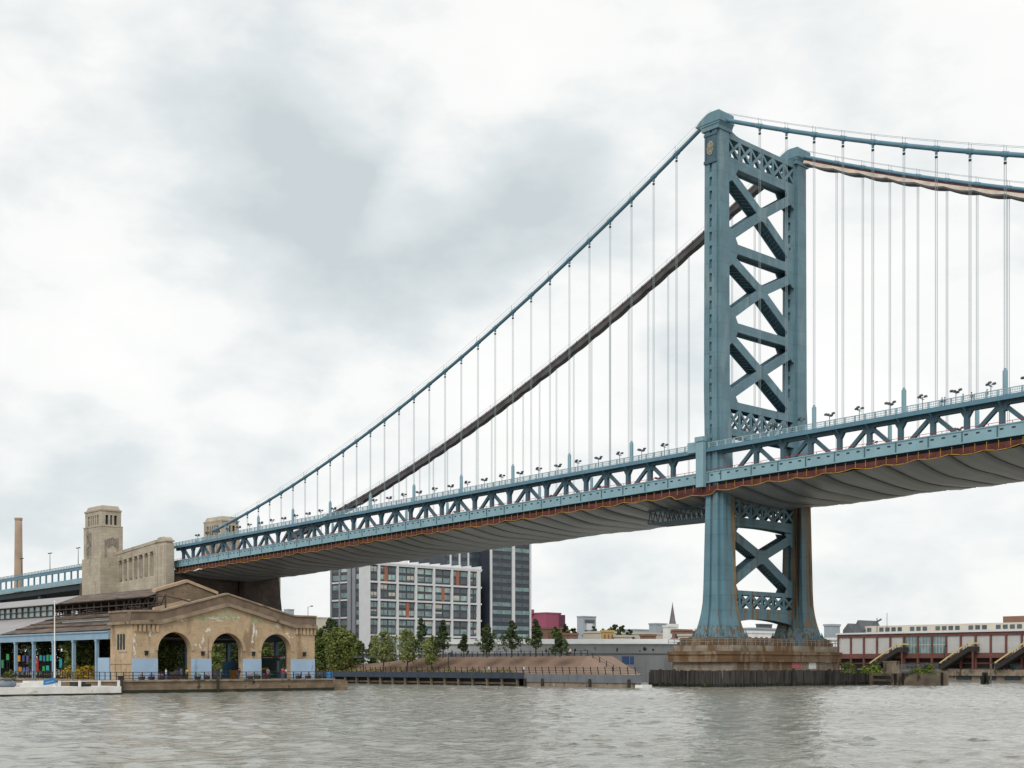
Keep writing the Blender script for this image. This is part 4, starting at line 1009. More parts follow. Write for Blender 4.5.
mb.tube([(-17.4, -133, 3.15), (-60, -133.2, 3.15)], .04, 4); mb.tube([(-17.4, -133, 2.6), (-60, -133.2, 2.6)], .03, 4)
mb.build('rail', M['black'], QR)
mb = MB()
for k in range(26): mb.box(-17.46, -17.34, -133 + k * 1.49 - .06, -133 + k * 1.49 + .06, 2.0, 3.2)
for k in range(22): mb.box(-19.4 - k * 1.9, -19.3 - k * 1.9, -133.25, -133.15, 2.0, 3.2)
mb.build('post', M['black'], QR)
mb = MB(); mb.tube([(-16.4, -117.8, -1), (-16.4, -117.8, 3.6)], .22, 7); tag(mb.build('mooring_pile', M['timber_wet']), 'single dark mooring pile against the quay between first and second arch', 'pile')
mb = MB(); mb.box(-16.9, -16.3, -134.2, -133.62, -1, 2.5); mb.box(-17.0, -16.2, -134.3, -133.61, 2.5, 2.65); tag(mb.build('quay_bollard_post', M['timber']), 'dark square post at the quay corner by the white floating dock', 'post')

# shed behind the headhouse
SH = thing('pier_shed', 'open sided pier shed with pale blue columns and a half stripped stepped roof', 'shed', (-80, VC, QZ))
YS = VL; UE = -27.3; UB = -150.0
for k, u in enumerate([-31.9, -40.4, -48.2, -56.4, -64.2, -72, -80, -88, -96, -104, -112, -120, -128, -136, -144]):
    mb = MB(); mb.box(u - .26, u + .26, YS - .24, YS + .24, QZ, 8.3); mb.box(u - .36, u + .36, YS - .3, YS + .3, 7.95, 8.29); mb.build('column', M['shedcol'], SH)
    if k < 9:
        mb = MB(); mb.box(u - .3, u + .3, VR - .3, VR + .3, QZ, 8.3); mb.build('column', M['truss'], SH)
mb = MB(); mb.box(UB, UE, YS - .32, YS + .32, 8.3, 9.35); mb.box(UB, UE, YS - .5, YS + .5, 9.35, 9.75); mb.build('eave_beam', M['shedcol'], SH)
mb = MB(); mb.box(UB, UE, VR - .32, VR + .32, 8.3, 9.75); mb.build('eave_beam', M['truss'], SH)
def roofq(mb, p): # quad with thickness
    a = [Vector(q) for q in p]; mb.hexa([tuple(q - Vector((0, 0, .15))) for q in a] + [tuple(q) for q in a])
y1l, z1l, y2l, z2l = YS - .5, 9.8, VC - 6.0, 13.3
U1, U2 = -41.5, -54.0       # where the grey covering stops (ridge side, eave side)
mb = MB(); roofq(mb, [(UB, y1l, z1l), (-70, y1l, z1l), (-70.5, y2l, z2l), (UB, y2l, z2l)]); mb.build('lower_roof_sheeting', M['roofgrey'], SH)
mb = MB(); roofq(mb, [(-69.8, y1l, z1l - .05), (UE, y1l, z1l - .05), (UE, y2l, z2l - .05), (-70.3, y2l, z2l - .05)])
for f in (.25, .5, .75):
    y = y1l + (y2l - y1l) * f; z = z1l + (z2l - z1l) * f; mb.bar((-69.5, y, z + .1), (UE, y, z + .1), .3, .16)
mb.build('bare_roof_boards', M['roofbrown'], SH)
mb = MB(); y = y1l + (y2l - y1l) * .42; z = z1l + (z2l - z1l) * .42; mb.tube([(-54, y, z + .3), (UE, y, z + .3)], .1, 5); mb.build('roof_pipe', M['rope'], SH)
mb = MB(); y1u, z1u, zr = VC - 6.6, 15.7, 17.6
roofq(mb, [(UB, y1u, z1u), (-69, y1u, z1u), (-74, VC, zr), (UB, VC, zr)]); mb.build('upper_roof_sheeting', M['roofgrey'], SH)
mb = MB(); roofq(mb, [(-68.8, y1u, z1u - .05), (-33.9, y1u, z1u - .05), (-33.9, VC, zr - .05), (-73.8, VC, zr - .05)]); roofq(mb, [(UB, VC, zr - .02), (-33.9, VC, zr - .02), (-33.9, VC + 6.6, z1u), (UB, VC + 6.6, z1u)]); mb.build('bare_upper_roof_boards', M['roofbrown'], SH)
mb = MB(); roofq(mb, [(UB, VC + 6, z2l), (UE, VC + 6, z2l), (UE, VR + .5, z1l), (UB, VR + .5, z1l)]); mb.build('far_roof_slope', M['roofbrown'], SH)
mb = MB()
for k in range(42):
    u = -29 - k * 2.9
    if u < UB: break
    mb.box(u - .09, u + .09, y2l - .1, y2l + .1, 13.2, z1u)
    mb.box(u - .09, u + .09, VC + 5.9, VC + 6.1, 13.2, z1u)
    if k % 3 == 0: mb.bar((u, y2l, 13.4), (u, VC + 6, 15.5), .14, .16); mb.bar((u, y2l, 15.5), (u, VC + 6, 13.4), .14, .16); mb.bar((u, YS, 9.6), (u, y2l, 13.0), .2, .25); mb.bar((u, YS, 8.6), (u, VR, 8.6), .15, .2)
for z in (13.45, 14.5, 15.45):
    mb.box(UB, -29, y2l - .12, y2l + .12, z - .09, z + .09); mb.box(UB, -29, VC + 5.88, VC + 6.12, z - .09, z + .09)
for k in range(5):
    mb.bar((-29 - k * 3, y2l - .1, 15.5), (-31 - k * 3, y2l - .1, 13.5), .14, .14)
mb.build('clerestory_frame', M['truss_brown'], SH)
mb = MB(); mb.box(UB, -72, y2l + .13, y2l + .18, 13.5, 15.4); mb.build('clerestory_window', GLASS[0], SH)
mb = MB(); mb.box(-31.4, -27.4, YS - .12, YS + .12, QZ, 5.4); mb.build('blue_door', M['bluepaint'], SH)
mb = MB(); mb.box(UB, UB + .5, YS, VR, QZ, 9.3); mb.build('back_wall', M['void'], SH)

# coloured boards, containers and planting under the shed roof
cols = [('green', (.05, .30, .08)), ('orange', (.70, .28, .02)), ('purple', (.16, .08, .25)), ('teal', (.02, .33, .36)), ('emerald', (.03, .30, .12)), ('red', (.50, .03, .03)), ('blue', (.05, .16, .38)), ('violet', (.12, .09, .30)), ('navy', (.05, .08, .22))]
CM = {n: plain(n + '_board_paint', c) for n, c in cols}
boards = [(8, 657, 4.6, 6, 'green', 0), (19.5, 658.5, 4.4, 6, 'orange', 0), (28, 658.5, 3.6, 6, 'purple', 0), (41, 658, 3.6, 5, 'teal', 0), (48, 658, 3.4, 6, 'emerald', 0), (20.5, 669.5, 5.2, 5, 'orange', 1), (28, 669.5, 4.6, 5, 'violet', 1), (38, 665, 3.4, 13, 'red', 2), (48, 668, 4.4, 4.6, 'teal', 1), (61, 663, 3.8, 8, 'teal', 2), (68, 674, 5.6, 5.5, 'navy', 3), (3, 664, 4, 8, 'emerald', 2),
          (44.5, 658.5, 3.2, 5.5, 'blue', 0), (23.8, 658.5, 3.6, 6, 'navy', 0), (51.2, 658, 3, 5.5, 'teal', 0), (44, 668.5, 3.6, 4.6, 'green', 1), (24.5, 670, 3.2, 5, 'blue', 1)]
for k, (x, y, w, h, c, row) in enumerate(boards):
    u, z = on_v(x, y, -129.2); s = .115 * 1.45; ht = h * .18; wd_ = w * .125
    u0_, u1_ = u - wd_, u + wd_
    rowt = ['upper row', 'lower row', 'full height', 'ground level'][row]
    t = thing('display_board', f'{c} painted board, {rowt}, under the shed roof ' + ['by the leftmost column', 'left of the second column', 'left of the second column', 'left of the flagpole', 'beside the flagpole', 'below the other orange one', 'below the purple one', 'right of the second column', 'below two others', 'right of the flagpole', 'right of the flagpole near the railing', 'at the left picture edge', 'between teal and emerald ones', 'between orange and purple ones', 'touching the flagpole', 'right of the red one', 'between orange and violet ones'][k], 'board', (u, -129.2, QZ), 'coloured boards in the shed')
    mb = MB(); mb.box(u0_, u1_, -129.3, -129.2, z - ht / 2, z + ht / 2); mb.build('panel', CM[c], t)
    mb = MB(); mb.box(u0_ + .05, u0_ + .15, -129.19, -129.1, QZ, z + ht / 2); mb.box(u1_ - .15, u1_ - .05, -129.19, -129.1, QZ, z + ht / 2); mb.build('stand', M['black'], t)
def container(name, label, x0, x1, y0, y1, z0, z1, c):
    t = thing(name, label, 'container', ((x0 + x1) / 2, (y0 + y1) / 2, z0)); m = plain(label.split()[0] + '_container_paint', c)
    mb = MB(); mb.box(x0, x1, y0, y1, z0, z1)
    k = y0 + .3
    while k < y1 - .3: mb.box(x1, x1 + .06, k, k + .15, z0 + .2, z1 - .2); k += .35
    mb.build('body', m, t)
    mb = MB(); mb.box(x1 + .065, x1 + .1, y0 + .8, y0 + 1.9, z0 + .1, z1 - .4); mb.build('door', M['dark'], t)
    mb = MB(); mb.box(x1 + .065, x1 + .1, y0 + 2.2, y1 - .4, z0 + 1.0, z1 - .5); mb.build('window', GLASS[2], t)
container('shipping_container', 'teal container studio behind the right arch', -33, -29.5, -103.6, -97.9, QZ, 5.5, (.015, .13, .15))
container('shipping_container', 'dark blue container behind the right edge of the middle arch', -33, -30, -107.3, -105.3, QZ, 4.9, (.02, .06, .11))
container('shipping_container', 'orange container with its end towards the middle arch', -29.6, -28, -108.0, -106.3, QZ, 3.4, (.45, .20, .02))
container('shipping_container', 'yellow low container at the left side of the right arch', -28.6, -26.6, -104.3, -102.4, QZ, 3.8, (.50, .27, .03))
mb = MB(); mb.box(-29.3, -28.9, -103.6, -98, 5.6, 5.9); tag(mb.build('red_awning_beam', plain('red_beam_paint', (.25, .06, .04))), 'thin red beam above the teal container studio', 'beam')

# people: one continuous skinned body per pose, hair and clothes as children
def make_person(top_c, leg_c, hair_c, pose=0):
    t = thing('person', 'x', 'person', (0, 0, 0))
    m = MB()
    st = .16 if pose else .06
    def limb(mb, pts, rs): mb.tube(pts, rs, 8)
    body = bpy.data.meshes.new('person_body')
    vs = [(0, 0, .95), (0, 0, 1.2), (0, 0, 1.42), (0, 0, 1.52), (0, .01, 1.63), (0, .0, 1.74),
          (.1, 0, .9), (.1, st, .5), (.1, st * .6 - .0, .07), (.1, st * .6 + .16, .04), (-.1, 0, .9), (-.1, -st * .3, .5), (-.1, -st * 1.6, .09), (-.1, -st * 1.6 + .15, .05),
          (.2, 0, 1.4), (.26, -.04, 1.13), (.25, .08, .88), (.24, .12, .80), (-.2, 0, 1.4), (-.26, .02, 1.13), (-.25, .12, .90), (-.24, .16, .82)]
    es = [(0, 1), (1, 2), (2, 3), (3, 4), (4, 5), (0, 6), (6, 7), (7, 8), (8, 9), (0, 10), (10, 11), (11, 12), (12, 13), (2, 14), (14, 15), (15, 16), (16, 17), (2, 18), (18, 19), (19, 20), (20, 21)]
    rad = [.15, .14, .16, .06, .095, .07, .095, .065, .045, .04, .095, .065, .045, .04, .065, .045, .035, .04, .065, .045, .035, .04]
    body.from_pydata(vs, es, []); o = bpy.data.objects.new('body', body); COL.objects.link(o)
    sk = o.modifiers.new('skin', 'SKIN')
    for i, r_ in enumerate(rad): body.skin_vertices[0].data[i].radius = (r_, r_ * .8)
    body.skin_vertices[0].data[0].use_root = True
    ss = o.modifiers.new('sub', 'SUBSURF'); ss.levels = 1; ss.render_levels = 1
    body.materials.append(M['skin']); o.parent = t; o['base'] = (0, 0, 0)
    c = MB(); c.loft([[(rx * math.cos(a), ry * math.sin(a), z) for a in [k * math.pi / 5 for k in range(10)]] for z, rx, ry in ((.86, .19, .14), (1.1, .18, .14), (1.35, .23, .16), (1.47, .15, .12), (1.5, .08, .08))])
    for s in (1, -1): c.tube([(s * .2, 0, 1.43), (s * .265, -.03 if s > 0 else .02, 1.13), (s * .255, .03, 1.0)], [.085, .07, .06], 8)
    c.build('jacket', top_c, t)
    l = MB(); l.tube([(.1, 0, .93), (.1, st, .5), (.1, st * .6, .1)], [.125, .09, .075], 8); l.tube([(-.1, 0, .93), (-.1, -st * .3, .5), (-.1, -st * 1.6, .12)], [.125, .09, .075], 8); l.build('trousers', leg_c, t)
    h = MB(); h.loft([[(r_ * math.cos(a), -.02 + r_ * math.sin(a), z) for a in [k * math.pi / 5 for k in range(10)]] for z, r_ in ((1.66, .118), (1.72, .122), (1.79, .095), (1.83, .03))]); h.build('hair', hair_c, t, smooth=True)
    return t
pc = dict(red=plain('red_cloth', (.4, .04, .04)), blue=plain('blue_cloth', (.05, .11, .28)), white=plain('white_cloth', (.6, .6, .58)), black=plain('black_cloth', (.03, .03, .035)), tealc=plain('teal_cloth', (.05, .22, .24)), grey=plain('grey_cloth', (.18, .18, .19)), yel=plain('yellow_cloth', (.5, .32, .04)), hair=plain('brown_hair', (.04, .025, .015)))
protos = {}
def person(loc, rz, top, leg, label, group, pose=1):
    key = (top, leg, pose)
    if key not in protos:
        p = make_person(pc[top], pc[leg], pc['hair'], pose); protos[key] = p
        p.location = loc; p.rotation_euler = (0, 0, rz); p['label'] = label; p['group'] = group; return p
    return dup(protos[key], loc, label, group, rz)
g1 = 'people walking on the bridge'
for x, top, leg, l in ((942, 'black', 'grey', 'person in black walking behind the bridge railing, left one of a close pair'), (944.8, 'blue', 'grey', 'person in blue walking behind the bridge railing, right one of a close pair'), (963, 'grey', 'black', 'person in grey walking on the bridge left of the second floodlight cluster'), (971.5, 'red', 'black', 'person in a red top walking on the bridge just right of the second floodlight cluster'), (987, 'tealc', 'black', 'person in teal walking alone on the bridge, second from the tall post')):
    u = on_v(x, 400, -15.7)[0]; person((u, -15.7, fb(u) + 6.72), R(90), top, leg, l, g1)
g2 = 'people on the quay before the arches'
for x, dv, top, leg, l in ((166, 1.6, 'white', 'blue', 'person in a white top standing on the quay left in the first arch'), (181, 1.2, 'blue', 'black', 'person in a blue top standing on the quay right in the first arch'), (187, 2.2, 'yel', 'black', 'person in a yellow top at the right jamb of the first arch'), (221, 1.5, 'tealc', 'grey', 'person in teal standing on the quay in the middle arch'), (239, 2.0, 'black', 'blue', 'person in black at the right side of the middle arch'), (268, 1.6, 'grey', 'black', 'person in grey on the quay left in the right hand arch'), (283, 1.3, 'red', 'blue', 'person in a red top on the quay in the right hand arch'), (286, 2.1, 'white', 'black', 'person in white and black trousers near the right arch jamb')):
    v = on_u(x, 676, UF + 1.5 - dv * .3)[0]; person((UF + 1.5 - dv * .3, v, QZ), R(-60 + 40 * (x % 5)), top, leg, l, g2, 0)
# planters along the quay rail
fl_m = [plain('red_flowers', (.38, .05, .07)), plain('blue_violet_flowers', (.16, .15, .38)), plain('pink_flowers', (.48, .2, .25)), M['leaf_a']]
k = 0
for (a, b) in ((-129.6, -126.4), (-120.2, -117.0), (-110.8, -108.0), (-101.6, -97.8)):
    for v in np.linspace(a, b, 3):
        loc = (-18.4, float(v), QZ); t = thing('flower_planter', 'small wooden planter with ' + ['red flowers', 'violet flowers', 'pink flowers', 'green leaves'][k % 4] + ' before the ' + ['blue wall panel left of the first arch', 'blue wall panel between first and middle arch', 'blue wall panel between middle and right arch', 'blue wall panel right of the last arch'][k // 3], 'planter', loc, 'planters along the quay railing')
        mb = MB(); mb.hexa([(-18.65, v - .35, QZ), (-18.15, v - .35, QZ), (-18.15, v + .35, QZ), (-18.65, v + .35, QZ), (-18.75, v - .45, QZ + .5), (-18.05, v - .45, QZ + .5), (-18.05, v + .45, QZ + .5), (-18.75, v + .45, QZ + .5)]); mb.build('box', M['timber'], t)
        mb = MB(); rg = random.Random(k)
        for q in range(40): leaf(mb, Vector((-18.4 + rg.uniform(-.35, .35), v + rg.uniform(-.5, .5), QZ + .5 + rg.uniform(0, .45))), .12, rg)
        mb.build('flowers', fl_m[k % 4], t); k += 1
# cafe chairs and tables inside the arches
cm = [plain('green_chair_paint', (.05, .22, .12)), plain('red_chair_paint', (.35, .05, .04)), plain('blue_chair_paint', (.06, .14, .33))]
chair_words = ['green', 'red', 'blue']; cproto = {}
def chair(loc, rz, ci, label):
    if ci not in cproto:
        t = thing('folding_chair', label, 'chair', (0, 0, 0), 'folding chairs in the arches')
        mb = MB(); mb.box(-.22, .22, -.22, .22, .43, .47); mb.build('seat', cm[ci], t)
        mb = MB(); mb.box(-.22, .22, -.24, -.2, .62, .88); mb.build('backrest', cm[ci], t)
        for sx in (-1, 1):
            mb = MB(); mb.bar((sx * .2, -.22, .9), (sx * .2, .2, 0), .035, .035); mb.build('leg', cm[ci], t)
            mb = MB(); mb.bar((sx * .18, .2, .44), (sx * .18, -.22, 0), .035, .035); mb.build('leg', cm[ci], t)
        t.location = loc; t.rotation_euler = (0, 0, rz); cproto[ci] = t; return t
    return dup(cproto[ci], loc, label, None, rz)
tproto = None
for a, (c, h) in enumerate(ARCH):
    an = ['first', 'middle', 'right hand'][a]
    for j in range(2):
        tv = c - 1.5 + 3.0 * j; loc = (UF - 3.0 - 1.2 * j, tv, QZ)
        label = f'round grey cafe table in the {an} arch, ' + ('left one' if j == 0 else 'right one')
        if tproto is None:
            tproto = thing('cafe_table', label, 'table', (0, 0, 0), 'cafe tables in the arches')
            mb = MB(); mb.tube([(0, 0, .71), (0, 0, .745)], .4, 16); mb.build('tabletop', pc['grey'], tproto)
            mb = MB(); mb.tube([(0, 0, 0), (0, 0, .7)], .04, 8); mb.build('pedestal', M['black'], tproto)
            mb = MB(); mb.tube([(0, 0, 0), (0, 0, .04)], .22, 12); mb.build('foot', M['black'], tproto)
            tproto.location = loc
        else: dup(tproto, loc, label)
        for q in range(2):
            ci = (a + j + q) % 3; ang = R(90 + 180 * q + 20 * a)
            chair((loc[0] + .75 * math.cos(ang), loc[1] + .75 * math.sin(ang), QZ), ang + R(90), ci, f'{chair_words[ci]} folding chair ' + ('before' if q else 'behind') + f' the {"left" if j == 0 else "right"} cafe table in the {an} arch')

# floating dock with flagpole, board and tender
FD = thing('floating_dock', 'long white floating dock moored at the left end of the quay', 'dock', (-14, -150, 0))
mb = MB(); mb.prism([(-136.3, .25), (-190, .25), (-190, 1.2), (-136.3, 1.2)], 'x', -17.6, -11.4); mb.build('hull', M['scuffed'], FD)
mb = MB(); mb.prism([(-136.25, -.6), (-190, -.6), (-190, .25), (-136.25, .25)], 'x', -17.65, -11.35); mb.build('waterline_band', M['timber_wet'], FD)
mb = MB()
for z in (1.95,): mb.tube([(-11.6, -136.6, z), (-11.6, -145.5, z)], .045, 4); mb.tube([(-11.6, -153.5, z), (-11.6, -180, z)], .045, 4)
mb.build('rail', M['white'], FD)
for k in range(14):
    v = -136.6 - k * 2.9
    if -153 < v < -146: continue
    mb = MB(); mb.box(-11.75, -11.45, v - .14, v + .14, 1.2, 2.05); mb.build('post', M['white'], FD)
mb = MB(); mb.box(-17.2, -15.4, -141.4, -139.8, 1.2, 1.8); mb.build('locker', M['void'], FD)
mb = MB(); mb.box(-16.8, -13.2, -149.8, -144.6, 1.2, 1.75); mb.box(-16.2, -14.0, -148.6, -145.6, 1.75, 2.05); mb.build('white_locker', M['scuffed'], FD)
mb = MB(); mb.box(-12.4, -11.9, -142.4, -140.6, 1.21, 1.6); mb.build('dark_fender', M['void'], FD)
fp = Vector((-13.0, on_u(54.6, 684, -13.0)[0], 1.2))
FPo = thing('flagpole', 'slim white flagpole standing on the floating dock', 'flagpole', fp)
ztp = on_u(54.6, 602, -13.0)[1]
mb = MB(); mb.tube([fp, (fp.x, fp.y, ztp)], [.11, .07], 8); mb.build('pole', M['white'], FPo)
mb = MB(); mb.tube([(fp.x, fp.y, ztp), (fp.x, fp.y, ztp + .2)], [.12, .05], 8); mb.build('finial', M['white'], FPo); mb = MB(); mb.box(fp.x - .2, fp.x + .2, fp.y - .2, fp.y + .2, 1.2, 1.34); mb.build('base_plate', M['white'], FPo)
v0 = on_u(42, 680, -11.9)[0]; v1 = on_u(54, 680, -11.9)[0]
SB = thing('dock_banner', 'bright blue tilted banner fixed to the dock railing beside the flagpole', 'banner', (-11.9, (v0 + v1) / 2, 1.5))
mb = MB(); mb.prism([(v0, 1.45), (v1, 1.7), (v1, 2.5), (v0, 2.15)], 'x', -11.45, -11.38); mb.build('cloth', M['signblue'], SB)
mb = MB(); mb.prism([(v0 + .25, 1.72), (v1 - .25, 1.95), (v1 - .25, 2.12), (v0 + .25, 1.88)], 'x', -11.379, -11.37); mb.build('pale_band', plain('pale_blue_print', (.2, .42, .66)), SB)
TB = thing('tender_boat', 'small grey covered boat lying behind the dock at the left edge', 'boat', (-14.5, on_u(7, 686, -14.5)[0], 1.1))
bc = TB['base']; 
mb = MB(); mb.loft([[(bc[0] + w * math.cos(a), bc[1] + d, bc[2] + .5 + h * math.sin(a)) for a in [k * math.pi / 6 for k in range(12)]] for d, w, h in ((-1.25, .35, .2), (-.9, .75, .5), (0, .9, .6), (.8, .7, .5), (1.25, .15, .25))]); mb.build('hull', plain('grey_boat_cover', (.16, .19, .22)), TB, smooth=True)
mb = MB(); mb.box(bc[0] - .6, bc[0] + .6, bc[1] - .5, bc[1] + .4, bc[2] + .95, bc[2] + 1.25); mb.build('windscreen', GLASS[2], TB)

# ------------------------------------------------------------------ trees
def make_tree_mesh(seed, h, r, n, trunk_h, shape, m, leaf_s):
    """returns (trunk MB, crown MB) at origin; crown = clumps of leaves round the limb ends"""
    rg = random.Random(seed); tr = MB(); cr = MB()
    tr.tube([(0, 0, 0), (.06 * r, 0, trunk_h), (0, .05 * r, h * .75)], [.05 * h ** .8 * .5 + .05, .04 * h ** .8 * .5 + .03, .03], 7)
    clumps = []
    nc = 9 + int(r * 5)
    for k in range(nc):
        f = (k + rg.random()) / nc; z = trunk_h + (h - trunk_h) * f
        if shape == 'cone': rad = (r * (1 - f) ** .8 * (.55 if f < .08 else 1) + .2) * rg.uniform(.6, 1.25)
        elif shape == 'round': rad = r * math.sqrt(max(.05, 1 - (2 * f - .85) ** 2 / 1.35))
        else: rad = r * (1 - .6 * f)
        a = k * 2.4 + rg.uniform(-.5, .5); d = rad * rg.uniform(.25, .8)
        c = Vector((d * math.cos(a), d * math.sin(a), z)); clumps.append((c, max(.35, rad * rg.uniform(.34, .6))))
        tr.tube([(0, 0, max(trunk_h * .8, z - d * .5)), tuple(c)], [.05 + .006 * h, .02], 4, False)
    for i in range(n):
        c, s = clumps[rg.randrange(nc)]
        v = Vector((rg.gauss(0, 1), rg.gauss(0, 1), rg.gauss(0, .8))); v.normalize(); v *= s * rg.random() ** .45
        leaf(cr, c + v, leaf_s * rg.uniform(.7, 1.4), rg)
    return tr, cr
tree_cache = {}
def tree(name, label, loc, seed, h, r, n, trunk_h, shape, m, leaf_s, group=None, rz=0):
    key = (seed, h, r, n, shape)
    if key not in tree_cache:
        t = thing(name, label, 'tree', (0, 0, 0), group); tr, cr = make_tree_mesh(seed, h, r, n, trunk_h, shape, m, leaf_s)
        tr.build('trunk', M['bark'], t); cr.build('crown', M[m], t)
        t.location = loc; t.rotation_euler = (0, 0, rz); tree_cache[key] = t; return t
    t = dup(tree_cache[key], loc, label, group, rz); t.name = name; return t
def tree_at(x, ytop, Z, zg, name, label, seed, rpx, n, trunk, shape, m, ls, group=None):
    p = at(x, 660, Z); h = CAM.z + (HY - ytop) / F * Z - zg; r = rpx * Z / F
    return tree(name, label, (p.x, p.y, zg), seed, h, r, n, h * trunk, shape, m, ls, group, seed * 1.3)
# inside the shed, seen through the arches and between the columns
gI = 'trees growing inside the pier shed'
for i, (u, v, h, r, m, l) in enumerate(((-52, -121, 8.5, 4.2, 'leaf_b', 'dark bushy tree filling the first arch'), (-60, -126.5, 8.5, 4.0, 'leaf_b', 'dark tree between the blue columns right of the flagpole'), (-46, -113, 7.6, 3.4, 'leaf_a', 'mid green tree filling the middle arch'), (-58, -105, 8.0, 4.0, 'leaf_a', 'mid green tree showing above the teal container in the right arch'), (-75, -112, 9, 4.5, 'leaf_b', 'dark tree deep in the shed behind the red board'), (-95, -120, 9, 4.5, 'leaf_b', 'dark tree deepest in the shed at the left'), (-66, -116, 8.5, 4.2, 'leaf_b', 'dark tree in the shed behind the yellow bush'), (-47, -126.5, 7.5, 3.2, 'leaf_a', 'green tree beside the blue door'))):
    tree('courtyard_tree', l, (u, v, QZ), 40 + i, h, r, 2600, h * .18, 'round', m, .3, gI)
for (x, l, s) in ((75, 'mustard yellow bush under the shed, left half of the pair', 1), (88, 'mustard yellow bush under the shed next to the blue door, right one', 2)):
    u = on_v(x, 666, -129.0)[0]; foliage_tuft('yellow_bush', l, 'bush', (u, -129.0, QZ), 2.3, 2.6, mat('mustard_leaves', (.34, .23, .02), .9, .4, .8), 420, 'yellow bushes in the shed', s)
u = on_v(12, 675, -132)[0]; foliage_tuft('green_bush', 'small green bush by the railing at the foot of the left column', 'bush', (u, -132.3, QZ), 1.1, 1.5, M['leaf_a'], 160)

# ------------------------------------------------------------------ promenade pier with terraces
VP = -42.0
PP = thing('promenade_pier', 'long public pier on piles with a navy edge and brown timber terraces', 'pier', (-50, -30, 0))
mb = MB(); mb.prism([(-200, VP), (3.5, VP), (-14, -20.5), (-200, -20.5)], 'z', 1.95, 2.45); mb.build('deck', M['paving'], PP)
mb = MB(); mb.box(-200, -26.5, VP - .25, VP - .005, 1.55, 2.75); mb.build('edge_beam', M['navy'], PP)
mb = MB(); mb.box(-200, -30, VP + 1.0, -21, -1, 1.9); mb.build('void_shade_block', M['void'], PP)  # near-black block stands in for the shaded void among the piles
for k in range(27):
    u = -29 - k * 4.6; mb = MB(); mb.box(u - .2, u + .2, VP + .05, VP + .55, -1, 1.55); mb.box(u - .34, u + .34, VP - .02, VP + .6, 1.25, 1.54); mb.build('pile', M['pile'], PP)
mb = MB(); mb.box(-160, -30, VP + .7, VP + .95, .35, .75); mb.build('brace_beam', M['pile'], PP)
mb = MB(); mb.box(-26.4, 3.5, VP - .3, VP + 1.2, .9, 2.5)
for k in range(13): mb.box(-26 + k * 2.4, -25.9 + k * 2.4, VP - .36, VP - .3, .9, 2.5)
mb.build('sheet_panel', M['sheet'], PP)
mb = MB(); mb.prism([(-26.4, VP - .1), (3.9, VP - .1), (-14, -20.8), (-26.4, -20.8)], 'z', -1, .9); mb.build('lower_wall', M['concrete'], PP)
for u in (-26, -21, -8, 2): 
    mb = MB(); mb.tube([(u, VP - .45, -1), (u, VP - .45, 1.6)], .3, 7); mb.build('mooring_pile', M['void'], PP)
mb = MB(); mb.box(3.3, 5.2, -42.2, -39.6, -.5, .6); tag(mb.build('work_float', M['white']), 'small white float at the tip of the promenade pier', 'float')
# terraces
NS = 9
mb = MB()
for k in range(NS):
    y0 = -39.0 + k * 1.05; z = 2.55 + (6.15 - 2.55) * (k + 1) / NS
    us_ = [-110, -60, -20 + 0.5 * 0, -15.5, -3.0 - 0 * k]
    def tz(u, z=z, k=k): return z if u <= -16 - .55 * k else 2.45 + (z - 2.45) * max(0.0, (-3 - 1.2 * k - u) / (13.0 - .65 * k))
    mb.loft([[(u, y0, 2.4), (u, -22.5 if k == NS - 1 else y0 + 1.049, 2.4), (u, -22.5 if k == NS - 1 else y0 + 1.049, max(2.41, tz(u) - (0 if u > -70 else (z - 2.5) * min(1, (-70 - u) / 60)))), (u, y0, max(2.41, tz(u) - (0 if u > -70 else (z - 2.5) * min(1, (-70 - u) / 60))))] for u in (-130, -100, -70, -40, -16 - .55 * k, -10 - .8 * k, -3 - 1.2 * k)])
mb.build('terrace', M['brownseat'], PP)
mb = MB(); rg = random.Random(77)
for k in range(5200):
    u = -31 - 120 * rg.random(); leaf(mb, Vector((u, rg.uniform(VP + .4, VP + 1.6), 2.5 + rg.random() ** 1.5 * (.75 + .35 * math.sin(u * .7)))), rg.uniform(.14, .26), rg)
fs_ = mb.build('flower_strip', M['lawn'], PP); fs_['kind'] = 'stuff'
for k in range(3):
    mb = MB(); mb.box(-128 + 9 * k, -122 + 9 * k, -36 + k, -35 + k, 2.5, 3.4); mb.build('timber_bench', M['brownseat'], PP)
mb = MB(); 
for z in (2.75, 3.2, 3.7): mb.tube([(-190, VP + .1, z), (3.2, VP + .1, z), (-12.5, -22, z)], .03, 4)
mb.build('cable_rail', M['black'], PP)
mb = MB()
for k in range(98):
    u = 3.2 - k * 1.9; mb.bar((u, VP + .2, 2.45), (u + .0, VP - .12, 3.95), .11, .14, (1, 0, 0))
mb.build('rail_post', M['black'], PP)
ug_ = 'upper walk'
mb = MB(); 
for z in (6.75, 7.3): mb.tube([(-140, -29.4, z), (-21, -29.4, z), (-12.4, -29.4, z - 3.6)], .035, 4)
for k in range(62): u = -21 - k * 1.9; mb.box(u - .06, u + .06, -29.46, -29.34, 6.1, 7.35)
for k in range(4): u = -19.5 + k * 1.9; mb.box(u - .06, u + .06, -29.46, -29.34, 6.1 - (u + 21) * .418, 7.35 - (u + 21) * .418)
mb.build('upper_railing', M['black'], PP)
mb = MB(); mb.box(-140, -22, -29.2, -27.6, 6.16, 6.7); mb.build('hedge_planter', M['sheet'], PP)
g3 = 'people on the upper walk of the promenade pier'
k = 0
